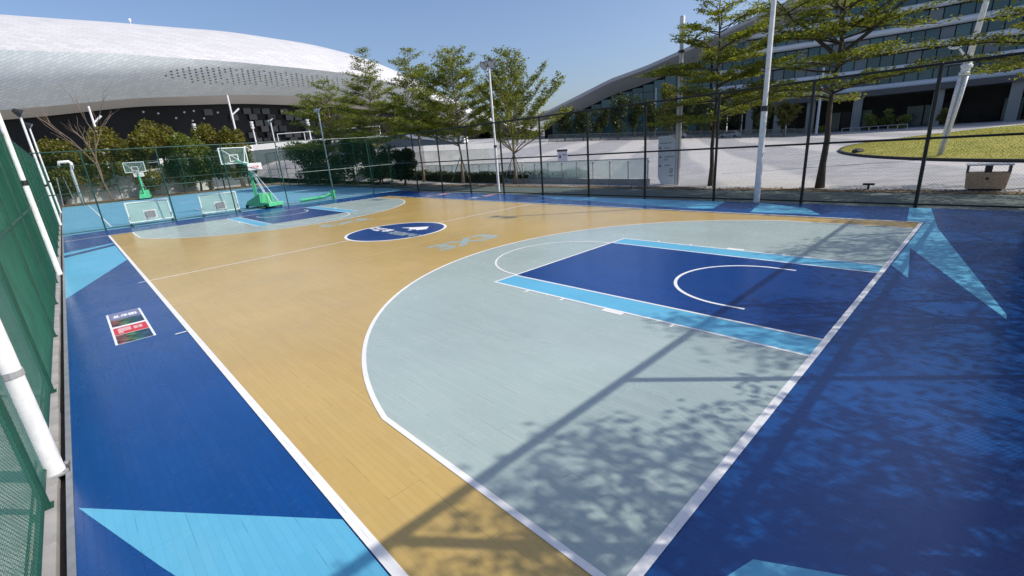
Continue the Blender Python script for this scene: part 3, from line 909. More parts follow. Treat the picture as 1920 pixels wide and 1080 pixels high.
def tier_tree(label, loc, H, hb, Rc, seed, n_leaf=11000, leaf=0.13, tiers=7, rise=12, r0=0.11, mat='leaf_near', bark='bark',
              top_pow=2.6, lean=(0, 0), stakes=0, cat='tree', name='street_tree', group=None, gap=0.5, leaders=(), plate=1.7, fan=False):
    """leaders: (height on trunk, azimuth deg, elevation deg, length) - thick limbs that carry tiers of their own"""
    rs = np.random.RandomState(seed)
    t = thing(name, label, cat, loc, 0, group)
    wood = MB()
    def axis(p0, p1, ra, rb, n=9, wob=0.06):
        p0, p1 = Vector(p0), Vector(p1)
        pts = [p0.lerp(p1, i / n) + (Vector((rs.uniform(-wob, wob), rs.uniform(-wob, wob), 0)) if i else Vector()) for i in range(n + 1)]
        rad = [ra + (rb - ra) * (i / n) ** 0.8 for i in range(n + 1)]
        return pts, rad
    axes = []
    pts, rad = axis((0, 0, 0), (lean[0], lean[1], H * 0.97), r0, r0 * 0.14)
    rad[0] *= 1.3
    wood.tube(pts, rad, 9)
    axes.append((pts, hb / (H * 0.97), Rc, tiers, r0, 1.0))
    def on(pts, k):
        k = min(1, max(0, k)) * (len(pts) - 1); i = min(len(pts) - 2, int(k)); return pts[i].lerp(pts[i + 1], k - i)
    for (z, az, el, L) in leaders:
        b = on(pts, z / (H * 0.97))
        d = Vector((math.cos(R(az)) * math.cos(R(el)), math.sin(R(az)) * math.cos(R(el)), math.sin(R(el))))
        lp, lr = axis(b, b + d * L, r0 * 0.62, r0 * 0.12, 7, 0.1)
        wood.tube(lp, lr, 7, cap=False)
        axes.append((lp, 0.30, Rc * 0.62, max(3, int(tiers * 0.6)), r0 * 0.6, 0.7))
    C, wts = [], []
    for apts, k0, rc, nt_, ra, wgt in axes:
        for ti in range(nt_):
            f = ti / max(1, nt_ - 1)
            prof = (1 - f ** top_pow) * 0.86 + 0.14
            nb = 6 if f < 0.75 else 4
            if wgt < 1: nb = 4
            a0 = rs.uniform(0, 6.28)
            for b in range(nb):
                az = a0 + b * 2 * math.pi / nb + rs.uniform(-.4, .4)
                L = rc * prof * rs.uniform(0.68, 1.12)
                el = R(rise + rs.uniform(-8, 8) + (22 * f if not fan else 28 * f))
                base = on(apts, k0 + (0.985 - k0) * f + rs.uniform(-gap, gap) * 0.03)
                d = Vector((math.cos(az) * math.cos(el), math.sin(az) * math.cos(el), math.sin(el)))
                bp = []
                for s_ in range(6):
                    k = s_ / 5
                    q = base + d * (L * k) + Vector((0, 0, (-0.10 if not fan else 0.10) * L * k * k))
                    if s_: q += Vector((rs.uniform(-.05, .05), rs.uniform(-.05, .05), rs.uniform(-.03, .03))) * (L * 0.6)
                    bp.append(q)
                rb = max(0.012, ra * (0.36 - 0.2 * f))
                wood.tube(bp, [rb * (1 - 0.8 * s_ / 5) + 0.004 for s_ in range(6)], 5, cap=False)
                side = Vector((-math.sin(az), math.cos(az), 0))
                nt = max(4, int(L * 4.6))
                for j in range(nt):
                    k = 0.2 + 0.8 * (j + rs.uniform(0, .9)) / nt
                    kk = k * 5; i0 = min(4, int(kk))
                    p = bp[i0].lerp(bp[i0 + 1], min(1, kk - i0))
                    sg = 1 if j % 2 else -1
                    tl = L * rs.uniform(0.16, 0.36) * (1.15 - k * 0.7) + 0.18
                    td = (d * rs.uniform(0.5, 0.9) + side * sg * rs.uniform(0.5, 1.0) + Vector((0, 0, rs.uniform(-.02, .16) + (0.4 if fan else 0)))).normalized()
                    e = p + td * tl
                    if tl > 0.3: wood.tube([p, e], [0.009, 0.003], 3, cap=False)
                    C.append((p, e)); wts.append(tl * rs.uniform(0.5, 1.5))
    part('trunk', wood, M[bark], t, smooth=True)
    wts = np.array(wts); cnt = np.maximum(1, (wts / wts.sum() * n_leaf)).astype(int)
    cen = []
    for (p, e), c in zip(C, cnt):
        p = np.array(p); e = np.array(e)
        k = np.sqrt(rs.uniform(0.02, 1.0, c))[:, None]
        nk = max(2, c // 9)
        k = np.round(k * nk) / nk + rs.normal(0, 0.03, (c, 1))
        q = p + (e - p) * k + rs.normal(0, 1, (c, 3)) * np.array([leaf * plate, leaf * plate, leaf * 0.42]) * 0.62
        cen.append(q)
    cen = np.concatenate(cen)
    link('crown', np_mesh('crown', leaves_from(cen, leaf, rs, 0.58, 0.52), M[mat]), t)
    for sI in range(stakes):
        a = 2 * math.pi * sI / stakes + 0.5
        mb = MB(); mb.tube([(1.0 * math.cos(a), 1.0 * math.sin(a), 0), (0.09 * math.cos(a), 0.09 * math.sin(a), 1.95)], 0.03, 6)
        part('support_stake', mb, M['stake'], t)
    return t

GT = 'layered trees in the row along the plaza edge'
tier_tree('layered tree with bare forked trunk, near the beige litter bin, branches past the frame top', (22.5, 4.1, 0), 9.2, 3.8, 3.6, 101, 21000, 0.13, 6, 9, 0.15, lean=(0.15, -0.1), group=GT, gap=0.9,
          leaders=((5.0, 115, 46, 4.2), (5.2, -80, 40, 4.4), (5.3, 20, 52, 3.6)))
tier_tree('layered tree just right of the grey sign totem, trunk behind a fence post', (22.9, 9.0, 0), 9.0, 3.3, 3.3, 202, 27000, 0.13, 8, 8, 0.12, group=GT, gap=0.6, stakes=2)
tier_tree('round fan shaped tree behind the slim floodlight pole, on three wooden stakes', (22.8, 23.2, 0), 8.5, 2.2, 4.6, 303, 30000, 0.14, 7, 34, 0.13, top_pow=1.7, bark='bark_pale', group=GT, stakes=3, gap=0.4, fan=True, plate=1.0)
tier_tree('upright tree with pale stakes, left of the round fan shaped tree', (22.8, 29.4, 0.08), 10.0, 3.0, 4.3, 404, 34000, 0.15, 10, 24, 0.11, top_pow=2.2, bark='bark_pale', group=GT, stakes=3, plate=1.3)
tier_tree('slender tree with airy upper tiers, between stadium edge and open sky', (22.8, 35.2, 0.15), 11.1, 3.8, 3.6, 505, 24000, 0.16, 10, 16, 0.11, top_pow=1.8, bark='bark_pale', group=GT, gap=0.9)
tier_tree('broad tree overlapping the white stadium, with a thin tuft on top', (22.6, 42.5, 0.3), 12.2, 3.5, 5.0, 606, 31000, 0.17, 11, 13, 0.12, top_pow=0.9, bark='bark_pale', group=GT, gap=0.8, mat='leaf_mid')
tier_tree('dense low tree left of the broad one, in front of the stadium soffit', (21.6, 50.0, 0.4), 10.4, 3.0, 5.4, 616, 30000, 0.18, 9, 12, 0.12, top_pow=1.8, bark='bark_pale', group=GT, gap=0.8, mat='leaf_mid')
tier_tree('layered tree mostly out of frame at the right, leaf sprays over the white facade', (23.4, -2.4, 0), 9.4, 3.8, 3.8, 707, 18000, 0.13, 7, 9, 0.14, group=GT, gap=0.8)
# trees on the near side whose shade lies over the near end of the court
GS = 'trees behind the near end fence that shade the court'
tier_tree('smallest shade tree at the left end of the near end fence', (3.3, -4.0, 0), 6.2, 2.4, 2.0, 815, 3200, 0.12, 5, 14, 0.09, group=GS, gap=0.7, top_pow=1.6)
for i, (x, y, H, Rc, sd) in enumerate(((6.0, -5.0, 7.2, 2.6, 811), (10.6, -5.2, 8.2, 3.0, 812), (15.4, -4.8, 8.0, 2.9, 813), (20.0, -5.4, 8.4, 3.0, 814))):
    tier_tree(['shade tree behind the near end fence closest to the camera', 'shade tree behind the near end fence beside the no charge arc shadow',
               'shade tree behind the near end fence beside the lane end', 'shade tree behind the near end fence by the far corner'][i],
              (x, y, 0), H, 2.6, Rc, sd, (4800, 5200, 6000, 7000)[i], 0.12, 6, 12, 0.12, group=GS, gap=0.7, top_pow=1.6)

M['litter_leaf'] = leaf_mat('litter_leaf', (0.12, 0.07, 0.03, 1), (0.34, 0.22, 0.09, 1), 0.1)
o = link('fallen_leaves', np_mesh('fallen_leaves', leaves_from(LITTER[0], 0.09, LITTER[1], 0.7, 0.6), M['litter_leaf'])); o['kind'] = 'stuff'
tag(o, 'dry brown leaves fallen along the soil strip at the plaza edge', 'leaves')

def blob_tree(name, label, loc, H, hb, rx, ry, seed, n, leaf, mat, bark='bark', group=None, stems=1, cat='tree', lobes=14):
    rs = np.random.RandomState(seed)
    t = thing(name, label, cat, loc, 0, group)
    wood = MB()
    cents = []
    hz = (H - hb) / 2
    for i in range(lobes):
        a = rs.uniform(0, 2 * np.pi); rr = math.sqrt(rs.uniform(0, 1)) * 0.72; zz = rs.uniform(-0.75, 0.8)
        sh = math.sqrt(max(0.08, 1 - (zz * 0.9) ** 2))
        cents.append((np.array([rx * rr * sh * math.cos(a), ry * rr * sh * math.sin(a), hb + hz + hz * zz]), rs.uniform(0.22, 0.42)))
    for s in range(stems):
        b = (rs.uniform(-.3, .3) * (stems > 1), rs.uniform(-.3, .3) * (stems > 1), 0)
        wood.tube([b, (b[0] * .5, b[1] * .5, hb), (0, 0, hb + hz), (0, 0, hb + hz * 1.5)], [H * .02, H * .016, H * .01, H * .004], 7)
    for c, r in cents[::2]:
        wood.tube([(0, 0, hb + (c[2] - hb) * 0.35), tuple(c)], [H * .008, H * .003], 4, cap=False)
    part('trunk', wood, M[bark], t)
    per = n // lobes
    cen = []
    for c, r in cents:
        d = rs.normal(0, 1, (per, 3)); d /= np.linalg.norm(d, axis=1, keepdims=True)
        k = rs.uniform(0.3, 1, (per, 1)) ** 0.5
        cen.append(c + d * k * np.array([rx * r * 1.25, ry * r * 1.25, hz * r * 1.1]))
    cen = np.concatenate(cen)
    link('crown', np_mesh('crown', leaves_from(cen, leaf, rs, 0.3, 0.6), M[mat]), t)
    return t

# olive trees behind the pale blue court
GO = 'olive green trees behind the pale blue court'
ol = [(-1.2, 69.5, 7.2, 3.0, 'olive brown tree at the left end of the row behind the blue court'),
      (2.4, 71.6, 7.9, 3.5, 'olive brown tree right behind the bent white pipe'),
      (6.2, 69.6, 7.4, 2.9, 'dull green tree between the bare tree and the far hoop'),
      (9.0, 71.9, 8.6, 2.6, 'tallest yellow green tree in the row, above the far hoop'),
      (11.8, 69.5, 6.8, 2.4, 'low dark green tree right of the far hoop'),
      (13.6, 73.0, 8.0, 2.2, 'yellow green tree beside the small post lamp before the dark glass'),
      (17.0, 72.0, 7.8, 2.1, 'yellow green round tree at the right end of the row')]
for i, (x, y, H, r, lb) in enumerate(ol):
    blob_tree('park_tree', lb, (x, y, 0.05), H, 1.2 if i % 2 else 0.7, r, r, 900 + i, 7000, 0.30, 'leaf_olive' if i != 4 else 'leaf_mid', group=GO, stems=2)
for i, (x, y, H, r, lb) in enumerate(((17.0, 68.4, 5.2, 1.7, 'small dark green tree below the yellow green round one'), (9.6, 67.6, 4.6, 1.8, 'small dark green tree right behind the far hoop ring'), (13.9, 67.8, 4.8, 1.7, 'small staked dark tree behind the near green hoop board'))):
    blob_tree('park_tree', lb, (x, y, 0.05), H, 1.4, r, r, 930 + i, 2200, 0.3, 'leaf_dark', group=GO)
# bare tree
t = thing('bare_tree', 'leafless tree with thin grey branches against the stadium soffit', 'tree', (2.6, 66.8, 0.05))
w = MB(); rs = np.random.RandomState(5)
def grow(p, d, L, r, lv):
    q = p + d * L * 0.5 + Vector((rs.uniform(-.1, .1), rs.uniform(-.1, .1), 0)) * L * 0.4; e = p + d * L
    w.tube([p, q, e], [r, r * .85, r * .65], 5, cap=False)
    if lv == 0: return
    for k in range(3 if lv > 1 else 2):
        a = rs.uniform(0, 6.28)
        nd = (d + Vector((math.cos(a), math.sin(a), rs.uniform(.0, .5))) * rs.uniform(0.3, 0.62)).normalized()
        grow(e if k else q, nd, L * rs.uniform(0.6, 0.85), r * 0.6, lv - 1)
grow(Vector((0, 0, 0)), Vector((-0.10, 0, 1)).normalized(), 4.0, 0.10, 4)
part('trunk', w, M['bark_bare'], t)

# shrubs behind the fence
GB = 'dark shrubs between the courts and the ramp'
for i, (x, y, H, r, lb) in enumerate(((20.8, 57.0, 5.0, 2.4, 'dark bushy shrub right of the farther floodlight pole'),
                                      (20.9, 51.5, 4.7, 2.3, 'dark shrub just behind the floodlight pole by the blue court'),
                                      (21.1, 45.5, 4.4, 2.2, 'spiky dark shrub between two pale trunks'),
                                      (21.3, 40.3, 3.9, 2.0, 'dark shrub under the broad tree by the fence corner'),
                                      (21.4, 36.0, 3.0, 1.5, 'lowest dark shrub, under the slender airy tree'))):
    blob_tree('shrub', lb, (x, y, 0.03), H, 0.25, r, r, 950 + i, 5200, 0.26, 'leaf_dark', group=GB, stems=3, cat='shrub')

# low clipped hedge below the glass railing
t = thing('hedge', 'low dark clipped hedge at the foot of the glass railing', 'hedge')
rs = np.random.RandomState(77); n = 15000
cen = np.stack([rs.uniform(23.45, 24.15, n), rs.uniform(17.5, 50, n), np.zeros(n)], 1)
cen[:, 2] = rs.uniform(0.02, 0.98, n) ** 0.7 * (0.85 + 0.08 * np.sin(cen[:, 1] * 2.1)) + np.array([plaza_z(24, y) for y in cen[:, 1]]) * 0.6
o = link('foliage', np_mesh('foliage', leaves_from(cen, 0.15, rs, 0.3, 0.6), M['leaf_dark']), t)
mb = MB(); mb.box(23.55, 24.05, 17.6, 50, 0, 0.6); part('hedge_core', mb, M['leaf_dark'], t)

# ================================================================== GLASS RAILING
t = thing('glass_railing', 'long pale green glass railing on a concrete kerb beyond the fence', 'railing', (23.0, 12.6, 0), R(90 - 3.2))
mb = MB(); mb.box(0, 33, -0.16, 0.16, -0.1, 0.34); part('kerb_wall', mb, M['concrete'], t)
Lp = 1.32
mb = MB(); mb.box(0.03, Lp - 0.03, -0.012, 0.012, 0.36, 1.44); pme = mb.mesh('glass_panel', M['rail_glass'])
mb = MB(); mb.box(-0.025, 0.025, 0.03, 0.09, 0.34, 1.38); mb.box(-0.05, 0.05, -0.02, 0.10, 1.28, 1.36); cme = mb.mesh('clamp_post', M['grey_metal'])
for i in range(25):
    link('glass_panel', pme, t, (i * Lp, 0, 0)); link('clamp_post', cme, t, (i * Lp, 0, 0))
mb = MB(); mb.tube([(0, 0, 1.46), (33, 0, 1.46)], 0.028, 8); part('handrail', mb, M['grey_metal'], t)

# ================================================================== SIGN TOTEM, LAMP POLE, BIN
t = thing('sign_totem', 'tall grey blue sign totem with slanted top beside the steel lamp pole', 'sign', (23.55, 11.75, 0), R(-90 + 27))
prof = [(-0.20, 0.0), (0.40, 0.0), (0.50, 0.35), (0.50, 2.18), (0.08, 2.60), (-0.50, 2.60), (-0.50, 0.42), (-0.36, 0.08)]
mb = MB()
fr = [(x, -0.11, z) for x, z in prof]; bk = [(x, 0.11, z) for x, z in prof]
mb.quad(*fr); mb.quad(*bk[::-1])
for i in range(len(prof)):
    j = (i + 1) % len(prof); mb.quad(fr[j], fr[i], bk[i], bk[j])
part('body', mb, M['totem'], t)
mb = MB(); mb.hexa([(0.515, -0.12, 2.17), (0.515, 0.12, 2.17), (0.08, 0.12, 2.605), (0.08, -0.12, 2.605)], [(0.55, -0.12, 2.20), (0.55, 0.12, 2.20), (0.09, 0.12, 2.66), (0.09, -0.12, 2.66)])
part('top_edge', mb, M['white_metal'], t)
mb = MB(); mb.box(-0.51, -0.27, -0.118, -0.112, 0.95, 2.18); part('white_band', mb, M['white_metal'], t)
for k, (z, nn) in enumerate(((2.38, 1), (2.18, 6), (1.93, 3), (1.45, 5), (1.30, 2), (0.98, 3))):
    part('lettering', glyph_mesh(nn, 0.105, 0.085, 60 + k, lambda x, y, e, z=z, k=k: ((-0.44 if k < 2 else -0.18) + x, -0.1125 - e, z + y)), M['ink'], t)
for z in (2.0, 1.52, 1.03):
    mb = MB(); mb.quad((-0.46, -0.12, z - .06), (-0.34, -0.12, z - .06), (-0.40, -0.12, z + .06)); part('arrow_mark', mb, M['ink'], t)
for z in (0.78, 0.62, 0.40):
    part('lettering', glyph_mesh(2, 0.10, 0.11, int(z * 100), lambda x, y, e, z=z: (0.10 + x, -0.1125 - e, z + y)), M['ink'], t)

t = thing('lamp_pole', 'thick brushed steel lamp pole standing right beside the sign totem', 'light pole', (23.15, 10.95, 0))
mb = MB(); mb.lathe([(0.145, 0), (0.145, 4.1), (0.12, 4.12), (0.12, 6.0), (0.10, 6.02), (0.10, 8.2)], 16); part('pole', mb, M['grey_metal'], t)
mb = MB(); mb.box(-0.17, -0.10, -0.03, 0.03, 0.0, 4.0); part('cable_cover', mb, M['white_metal'], t)
for z in (4.1, 6.0, 6.6):
    mb = MB(); mb.lathe([(0.165, z - .06), (0.165, z + .06)], 16); part('collar', mb, M['dark_metal'], t)
mb = MB(); mb.box(-0.10, 0.10, -0.10, 0.10, 7.4, 8.2); part('lamp_head', mb, M['white_metal'], t, bevel=0.02)

t = thing('litter_bin', 'beige stone litter bin with white flat canopy on the plaza edge', 'litter bin', (22.35, -0.92, 0), R(-90 + 4))
mb = MB(); mb.hexa([(-0.5, -0.22, .06), (0.5, -0.22, .06), (0.5, 0.22, .06), (-0.5, 0.22, .06)], [(-0.55, -0.25, .62), (0.55, -0.25, .62), (0.55, 0.25, .62), (-0.55, 0.25, .62)])
part('body', mb, M['bin_stone'], t, bevel=0.02)
mb = MB(); mb.box(-0.42, 0.42, -0.18, 0.18, 0, 0.058); part('plinth', mb, M['dark_metal'], t)
mb = MB(); mb.box(-0.58, 0.58, -0.27, 0.27, 0.86, 0.91); part('canopy', mb, M['white_metal'], t, bevel=0.01)
mb = MB(); mb.box(-0.09, 0.09, -0.15, 0.15, 0.622, 0.858); part('ash_tray', mb, M['dark_metal'], t)
for s in (-1, 1):
    mb = MB(); mb.box(s * 0.52 - .03, s * 0.52 + .03, -0.2, 0.2, 0.622, 0.858); part('side_post', mb, M['fascia'], t)
mb = MB(); mb.box(-0.035, 0.035, -0.258, -0.246, 0.38, 0.46); part('lock', mb, M['dark_metal'], t)

t = thing('ground_spotlight', 'small dark ground spotlight on a stem at the edge of the soil strip', 'spotlight', (22.15, 2.35, 0), R(-90))
mb = MB(); mb.tube([(0, 0, 0), (0, 0, 0.16)], 0.04, 8); part('stem', mb, M['dark_metal'], t)
mb = MB(); mb.box(-0.19, 0.19, -0.06, 0.06, 0.162, 0.24); part('lamp_bar', mb, M['dark_metal'], t, bevel=0.01)

# tall twin white lamp mast on the lawn
t = thing('lamp_mast', 'large white twin tube lamp mast on the yellow lawn with a ring lamp', 'light pole', (38.3, 1.55, 0.0), R(-90))
t.rotation_euler = (0, R(4.5), R(-90))
for sg in (-1, 1):
    mb = MB(); mb.tube([(sg * 0.07, 0, 0), (sg * 0.125, 0, 3.6), (sg * 0.125, 0, 4.7)], [0.06, 0.10, 0.10], 12); part('tube', mb, M['white_metal'], t, smooth=True)
mb = MB(); mb.box(-0.045, 0.045, -0.07, 0.04, 0.0, 4.6)
part('inner_fin', mb, M['grey_metal'], t)
mb = MB(); mb.lathe([(0.26, 4.72), (0.26, 4.85), (0.21, 4.88), (0.21, 5.1), (0.27, 5.12), (0.27, 5.25), (0.2, 5.3), (0.2, 5.5), (0.25, 5.52), (0.25, 5.62)], 16); part('collar', mb, M['white_metal'], t)
mb = MB(); mb.tube([(0, 0, 5.6), (0, 0, 12.5)], [0.15, 0.11], 14); part('upper_pole', mb, M['white_metal'], t, smooth=True)
mb = MB(); mb.tube([(-0.1, -0.1, 5.6), (-0.5, -0.3, 6.1)], [0.07, 0.05], 8); part('bracket', mb, M['white_metal'], t)
mb = MB(); mb.tube([(-0.72 + 0.27 * math.cos(a), -0.36 + 0.2 * math.sin(a), 6.3 + 0.16 * math.sin(a)) for a in np.linspace(0, 2 * math.pi, 21)], 0.06, 8, cap=False); part('ring_lamp', mb, M['white_metal'], t, smooth=True)

# ================================================================== LAWN ISLAND
cxl, cyl, ax_, by_ = 58.5, -8.0, 25.5, 18.0
mb = MB(); NR, NA = 14, 72
for i in range(NR + 1):
    r = i / NR
    for j in range(NA):
        a = 2 * math.pi * j / NA
        mb.v.append((cxl + ax_ * r * math.cos(a), cyl + by_ * r * math.sin(a), 0.12 + 1.15 * (1 - r * r) ** 1.0 + 0.05 * math.sin(3 * a + r * 9)*(1-r)))
for i in range(NR):
    for j in range(NA):
        a = i * NA + j; b = i * NA + (j + 1) % NA
        mb.f.append((a, a + NA, b + NA, b))
struct('lawn', mb, M['lawn'], smooth=True)
kb = MB()
pts = [(cxl + (ax_ + .12) * math.cos(2 * math.pi * j / 90), cyl + (by_ + .12) * math.sin(2 * math.pi * j / 90)) for j in range(91)]
for a, b in zip(pts[:-1], pts[1:]):
    d = Vector((b[0] - a[0], b[1] - a[1], 0)).normalized(); n_ = Vector((d.y, -d.x, 0)) * 0.1
    A, B = Vector((*a, 0)), Vector((*b, 0))
    kb.hexa([A - n_, A + n_, B + n_, B - n_], [A - n_ + Vector((0, 0, .17)), A + n_ + Vector((0, 0, .17)), B + n_ + Vector((0, 0, .17)), B - n_ + Vector((0, 0, .17))])
struct('lawn_kerb', kb, M['gutter'])
rs = np.random.RandomState(3); n = 60000
rr = np.sqrt(rs.uniform(0, 1, n)); aa = rs.uniform(np.pi * 0.45, np.pi * 1.35, n)
cen = np.stack([cxl + ax_ * rr * np.cos(aa), cyl + by_ * rr * np.sin(aa), 0.12 + 1.15 * (1 - rr * rr) + 0.0], 1)
o = link('grass', np_mesh('grass', leaves_from(cen, 0.085, rs, -0.2, 0.35), M['lawn_blade'])); o["kind"] = 'stuff'
tag(o, 'yellow green grass blades on the mounded lawn island', 'grass')
t = thing('rock', 'small dark rock at the tip of the lawn island', 'rock', (45.5, 7.0, 0.25))
bmh = bmesh.new(); bmesh.ops.create_icosphere(bmh, subdivisions=2, radius=0.4)
for v in bmh.verts: v.co = Vector((v.co.x * 1.3, v.co.y, v.co.z * 0.6)) * rnd.uniform(0.8, 1.15)
me = bpy.data.meshes.new('stone'); bmh.to_mesh(me); bmh.free(); me.materials.append(M['gutter']); link('stone', me, t)

# ================================================================== OFFICE BUILDING (right)
BC = Vector((-4.0, 3.0, 0)); BR = 151.0
def bp(az, r, z): return (BC.x + r * math.sin(R(az)), BC.y + r * math.cos(R(az)), z)
roof_az = [46, 50.9, 57.8, 61.8, 69.4, 73.9, 80, 88, 104]
roof_z = [8.2, 12.0, 18.6, 21.0, 26.9, 30.4, 34.0, 37.0, 40]
def roof_h(a): return float(np.interp(a, roof_az, roof_z))
bld = thing('office_building', 'long curved office building with white tube bands and a rising grey roof', 'building')
# roof slab
mb = MB(); st = 1.0
A = np.arange(46, 104.1, st)
def rowp(a):
    z = roof_h(a); k = min(1.0, max(0.15, (a - 46) / 8))
    return [bp(a, BR + 30, z + 1.0), bp(a, BR - 7, z), bp(a, BR - 7, z - 0.9 * k), bp(a, BR - 0.5, z - 3.9 * k)]
for a in A[:-1]:
    p, q = rowp(a), rowp(a + st)
    for i in range(3): mb.quad(p[i], q[i], q[i + 1], p[i + 1])
part('roof', mb, M['roof_grey'], bld, smooth=False)
floors = [9.3, 13.2, 17.3, 21.3, 25.3, 29.3, 33.3]
A2 = np.arange(68.5, 101.0, 0.75)
for z in floors:
    pts = [bp(a, BR - 1.0, z) for a in A2 if z < roof_h(a) - 3.2]
    if len(pts) < 3: continue
    mb = MB(); mb.tube(pts, 0.72 if z > 10 else 0.85, 12, cap=True); part('white_band', mb, M['tube_white'], bld, smooth=True)
# window panes between the bands
pw = 0.94   # degrees per pane
arcw = R(pw) * BR
def pane_mesh(w, h, mt):
    mb = MB(); mb.box(-w / 2 + .06, w / 2 - .06, -0.04, 0.04, 0.05, h - 0.05); return mb.mesh('window_pane', M[mt])
pms = [pane_mesh(arcw, 2.5, k) for k in ('pane_dark', 'pane_dark', 'pane_mid', 'pane_blind')]
mul = MB(); mul.box(-0.09, 0.09, -0.12, 0.05, 0, 2.5); mulm = mul.mesh('mullion', M['void'])
for fi, z in enumerate(floors[:-1]):
    a = 68.8
    while a < 97:
        if z + 3.6 < roof_h(a) - 1.0:
            k = rnd.choices((0, 1, 2, 3), (4, 3, 3, 2))[0]
            x, y, _ = bp(a, BR, 0)
            link('window_pane', pms[k], bld, (x, y, z + 0.75), -R(a))
            x, y, _ = bp(a + pw / 2, BR, 0)
            link('mullion', mulm, bld, (x, y, z + 0.75), -R(a + pw / 2))
        a += pw
# glass wall under the sloping roof
aw = 1.15
for i in range(int((69 - 51) / aw)):
    a = 51.5 + i * aw
    top = roof_h(a) - 4.3
    z = plaza_z(*bp(a, BR, 0)[:2]) * 0.0 + 3.0
    while z + 3.9 < top + 3.5:
        h = min(3.9, top - z)
        if h < 0.6: break
        mb = MB(); w_ = R(aw) * BR
        mb.box(-w_ / 2 + .07, w_ / 2 - .07, -0.05, 0.05, 0.05, h - 0.05)
        x, y, _ = bp(a, BR, 0)
        link('window_pane', mb.mesh('window_pane', M[rnd.choice(('pane_dark', 'pane_mid', 'pane_mid', 'pane_dark'))]), bld, (x, y, z), -R(a))
        z += 3.9
mb = MB()
for a in A[:-1]:
    if a < 50: continue
    zb = 8.0 if a >= 70 else -0.1
    mb.quad(bp(a, BR + 0.4, zb), bp(a + st, BR + 0.4, zb), bp(a + st, BR + 0.4, roof_h(a + st) - 3.2), bp(a, BR + 0.4, roof_h(a) - 3.2))
    if a >= 70:
        mb.quad(bp(a, BR + 9, -0.1), bp(a + st, BR + 9, -0.1), bp(a + st, BR + 9, 8.0), bp(a, BR + 9, 8.0))
part('inner_wall', mb, M['void'], bld)
# ground floor canopy, fascia block, columns, recess glass
mb = MB()
for a in np.arange(70, 100, 1.0):
    for (r0_, r1_, z0_, z1_) in ((BR - 5.0, BR + 9.5, 7.6, 8.9),):
        mb.hexa([bp(a, r0_, z0_), bp(a + 1, r0_, z0_), bp(a + 1, r1_, z0_), bp(a, r1_, z0_)], [bp(a, r0_, z1_), bp(a + 1, r0_, z1_), bp(a + 1, r1_, z1_), bp(a, r1_, z1_)])
part('canopy', mb, M['fascia'], bld)
colm = MB(); colm.box(-0.9, 0.9, -0.5, 0.5, -0.1, 7.6); colme = colm.mesh('column', M['column_grey'])
for a in (72.2, 74.8, 77.6, 81.3, 86.9, 91.5):
    x, y, _ = bp(a, BR - 3.5, 0); link('column', colme, bld, (x, y, 0), -R(a))
for i in range(22):
    a = 71 + i * 1.2
    mb = MB(); w_ = R(1.2) * BR; mb.box(-w_ / 2 + .08, w_ / 2 - .08, -0.05, 0.05, 0.0, 4.6)
    x, y, _ = bp(a, BR + 6, 0)
    link('glass_door_panel', mb.mesh('glass_door_panel', M['void' if (i % 5) in (0, 1) else ('dark_glass' if rnd.random() < .5 else 'pane_dark')]), bld, (x, y, 0.05), -R(a))

# shrubs in front of the ground floor
GSH = 'low shrubs along the front of the office building'
for i, (a, r, H, rr_, lb) in enumerate(((78.6, 143, 1.6, 3.2, 'low rounded shrub left of the pale column under the canopy'), (82.6, 141, 3.6, 3.6, 'bushy planting between the two pale columns'),
                                        (85.0, 140, 2.6, 3.0, 'low bush behind the white lamp mast foot'), (87.6, 139, 3.4, 1.7, 'spiky yellow green plant by the dark entrance'), (83.8, 142, 4.4, 2.4, 'taller bush in the dark recess between columns'))):
    x, y, _ = bp(a, r, 0); blob_tree('shrub', lb, (x, y, 0), H, 0.2, rr_, 1.6, 970 + i, 1200, 0.4, 'leaf_mid' if i != 3 else 'leaf_olive', group=GSH, stems=2, cat='shrub', lobes=9)

# trees in front of the glass wall
GF = 'dark green trees far off in front of the office building'
desc = ['far tree left of the sloping roof tip, thin crown', 'far tree under the low end of the grey roof', 'far dark tree left of the slim grey post lamp', 'far bushy tree with pale trunk under the roof edge',
        'far tall tree beside the slim grey post lamp', 'far dark tree just right of the slim grey post lamp', 'far yellow green tree against the teal glass', 'far dark tree behind the steel lamp pole',
        'far dark tree between steel pole and layered tree', 'far tree behind the layered tree trunk', 'far small tree left of the white parked car', 'far tree behind the white parked car', 'far pale tree left of the tall white pole']
azs = [50.4, 52.6, 54.6, 56.6, 58.4, 60.2, 62.0, 63.8, 65.6, 67.4, 69.4, 71.4, 73.6]
for i, a in enumerate(azs):
    r = 128 + rnd.uniform(-8, 9)
    x, y = CX + r * math.sin(R(a)), CY + r * math.cos(R(a))
    z = plaza_z(x, y); H = [8.0, 7.5, 8.5, 11.0, 11.5, 10.0, 13.5, 11.0, 12, 11.5, 9, 9.5, 7.5][i] * (1.0)
    blob_tree('avenue_tree', desc[i], (x, y, z), H, 1.6, 3.1, 2.6, 1000 + i, 2400, 0.52, 'leaf_far' if i not in (6, 12) else 'leaf_olive', group=GF, lobes=16)

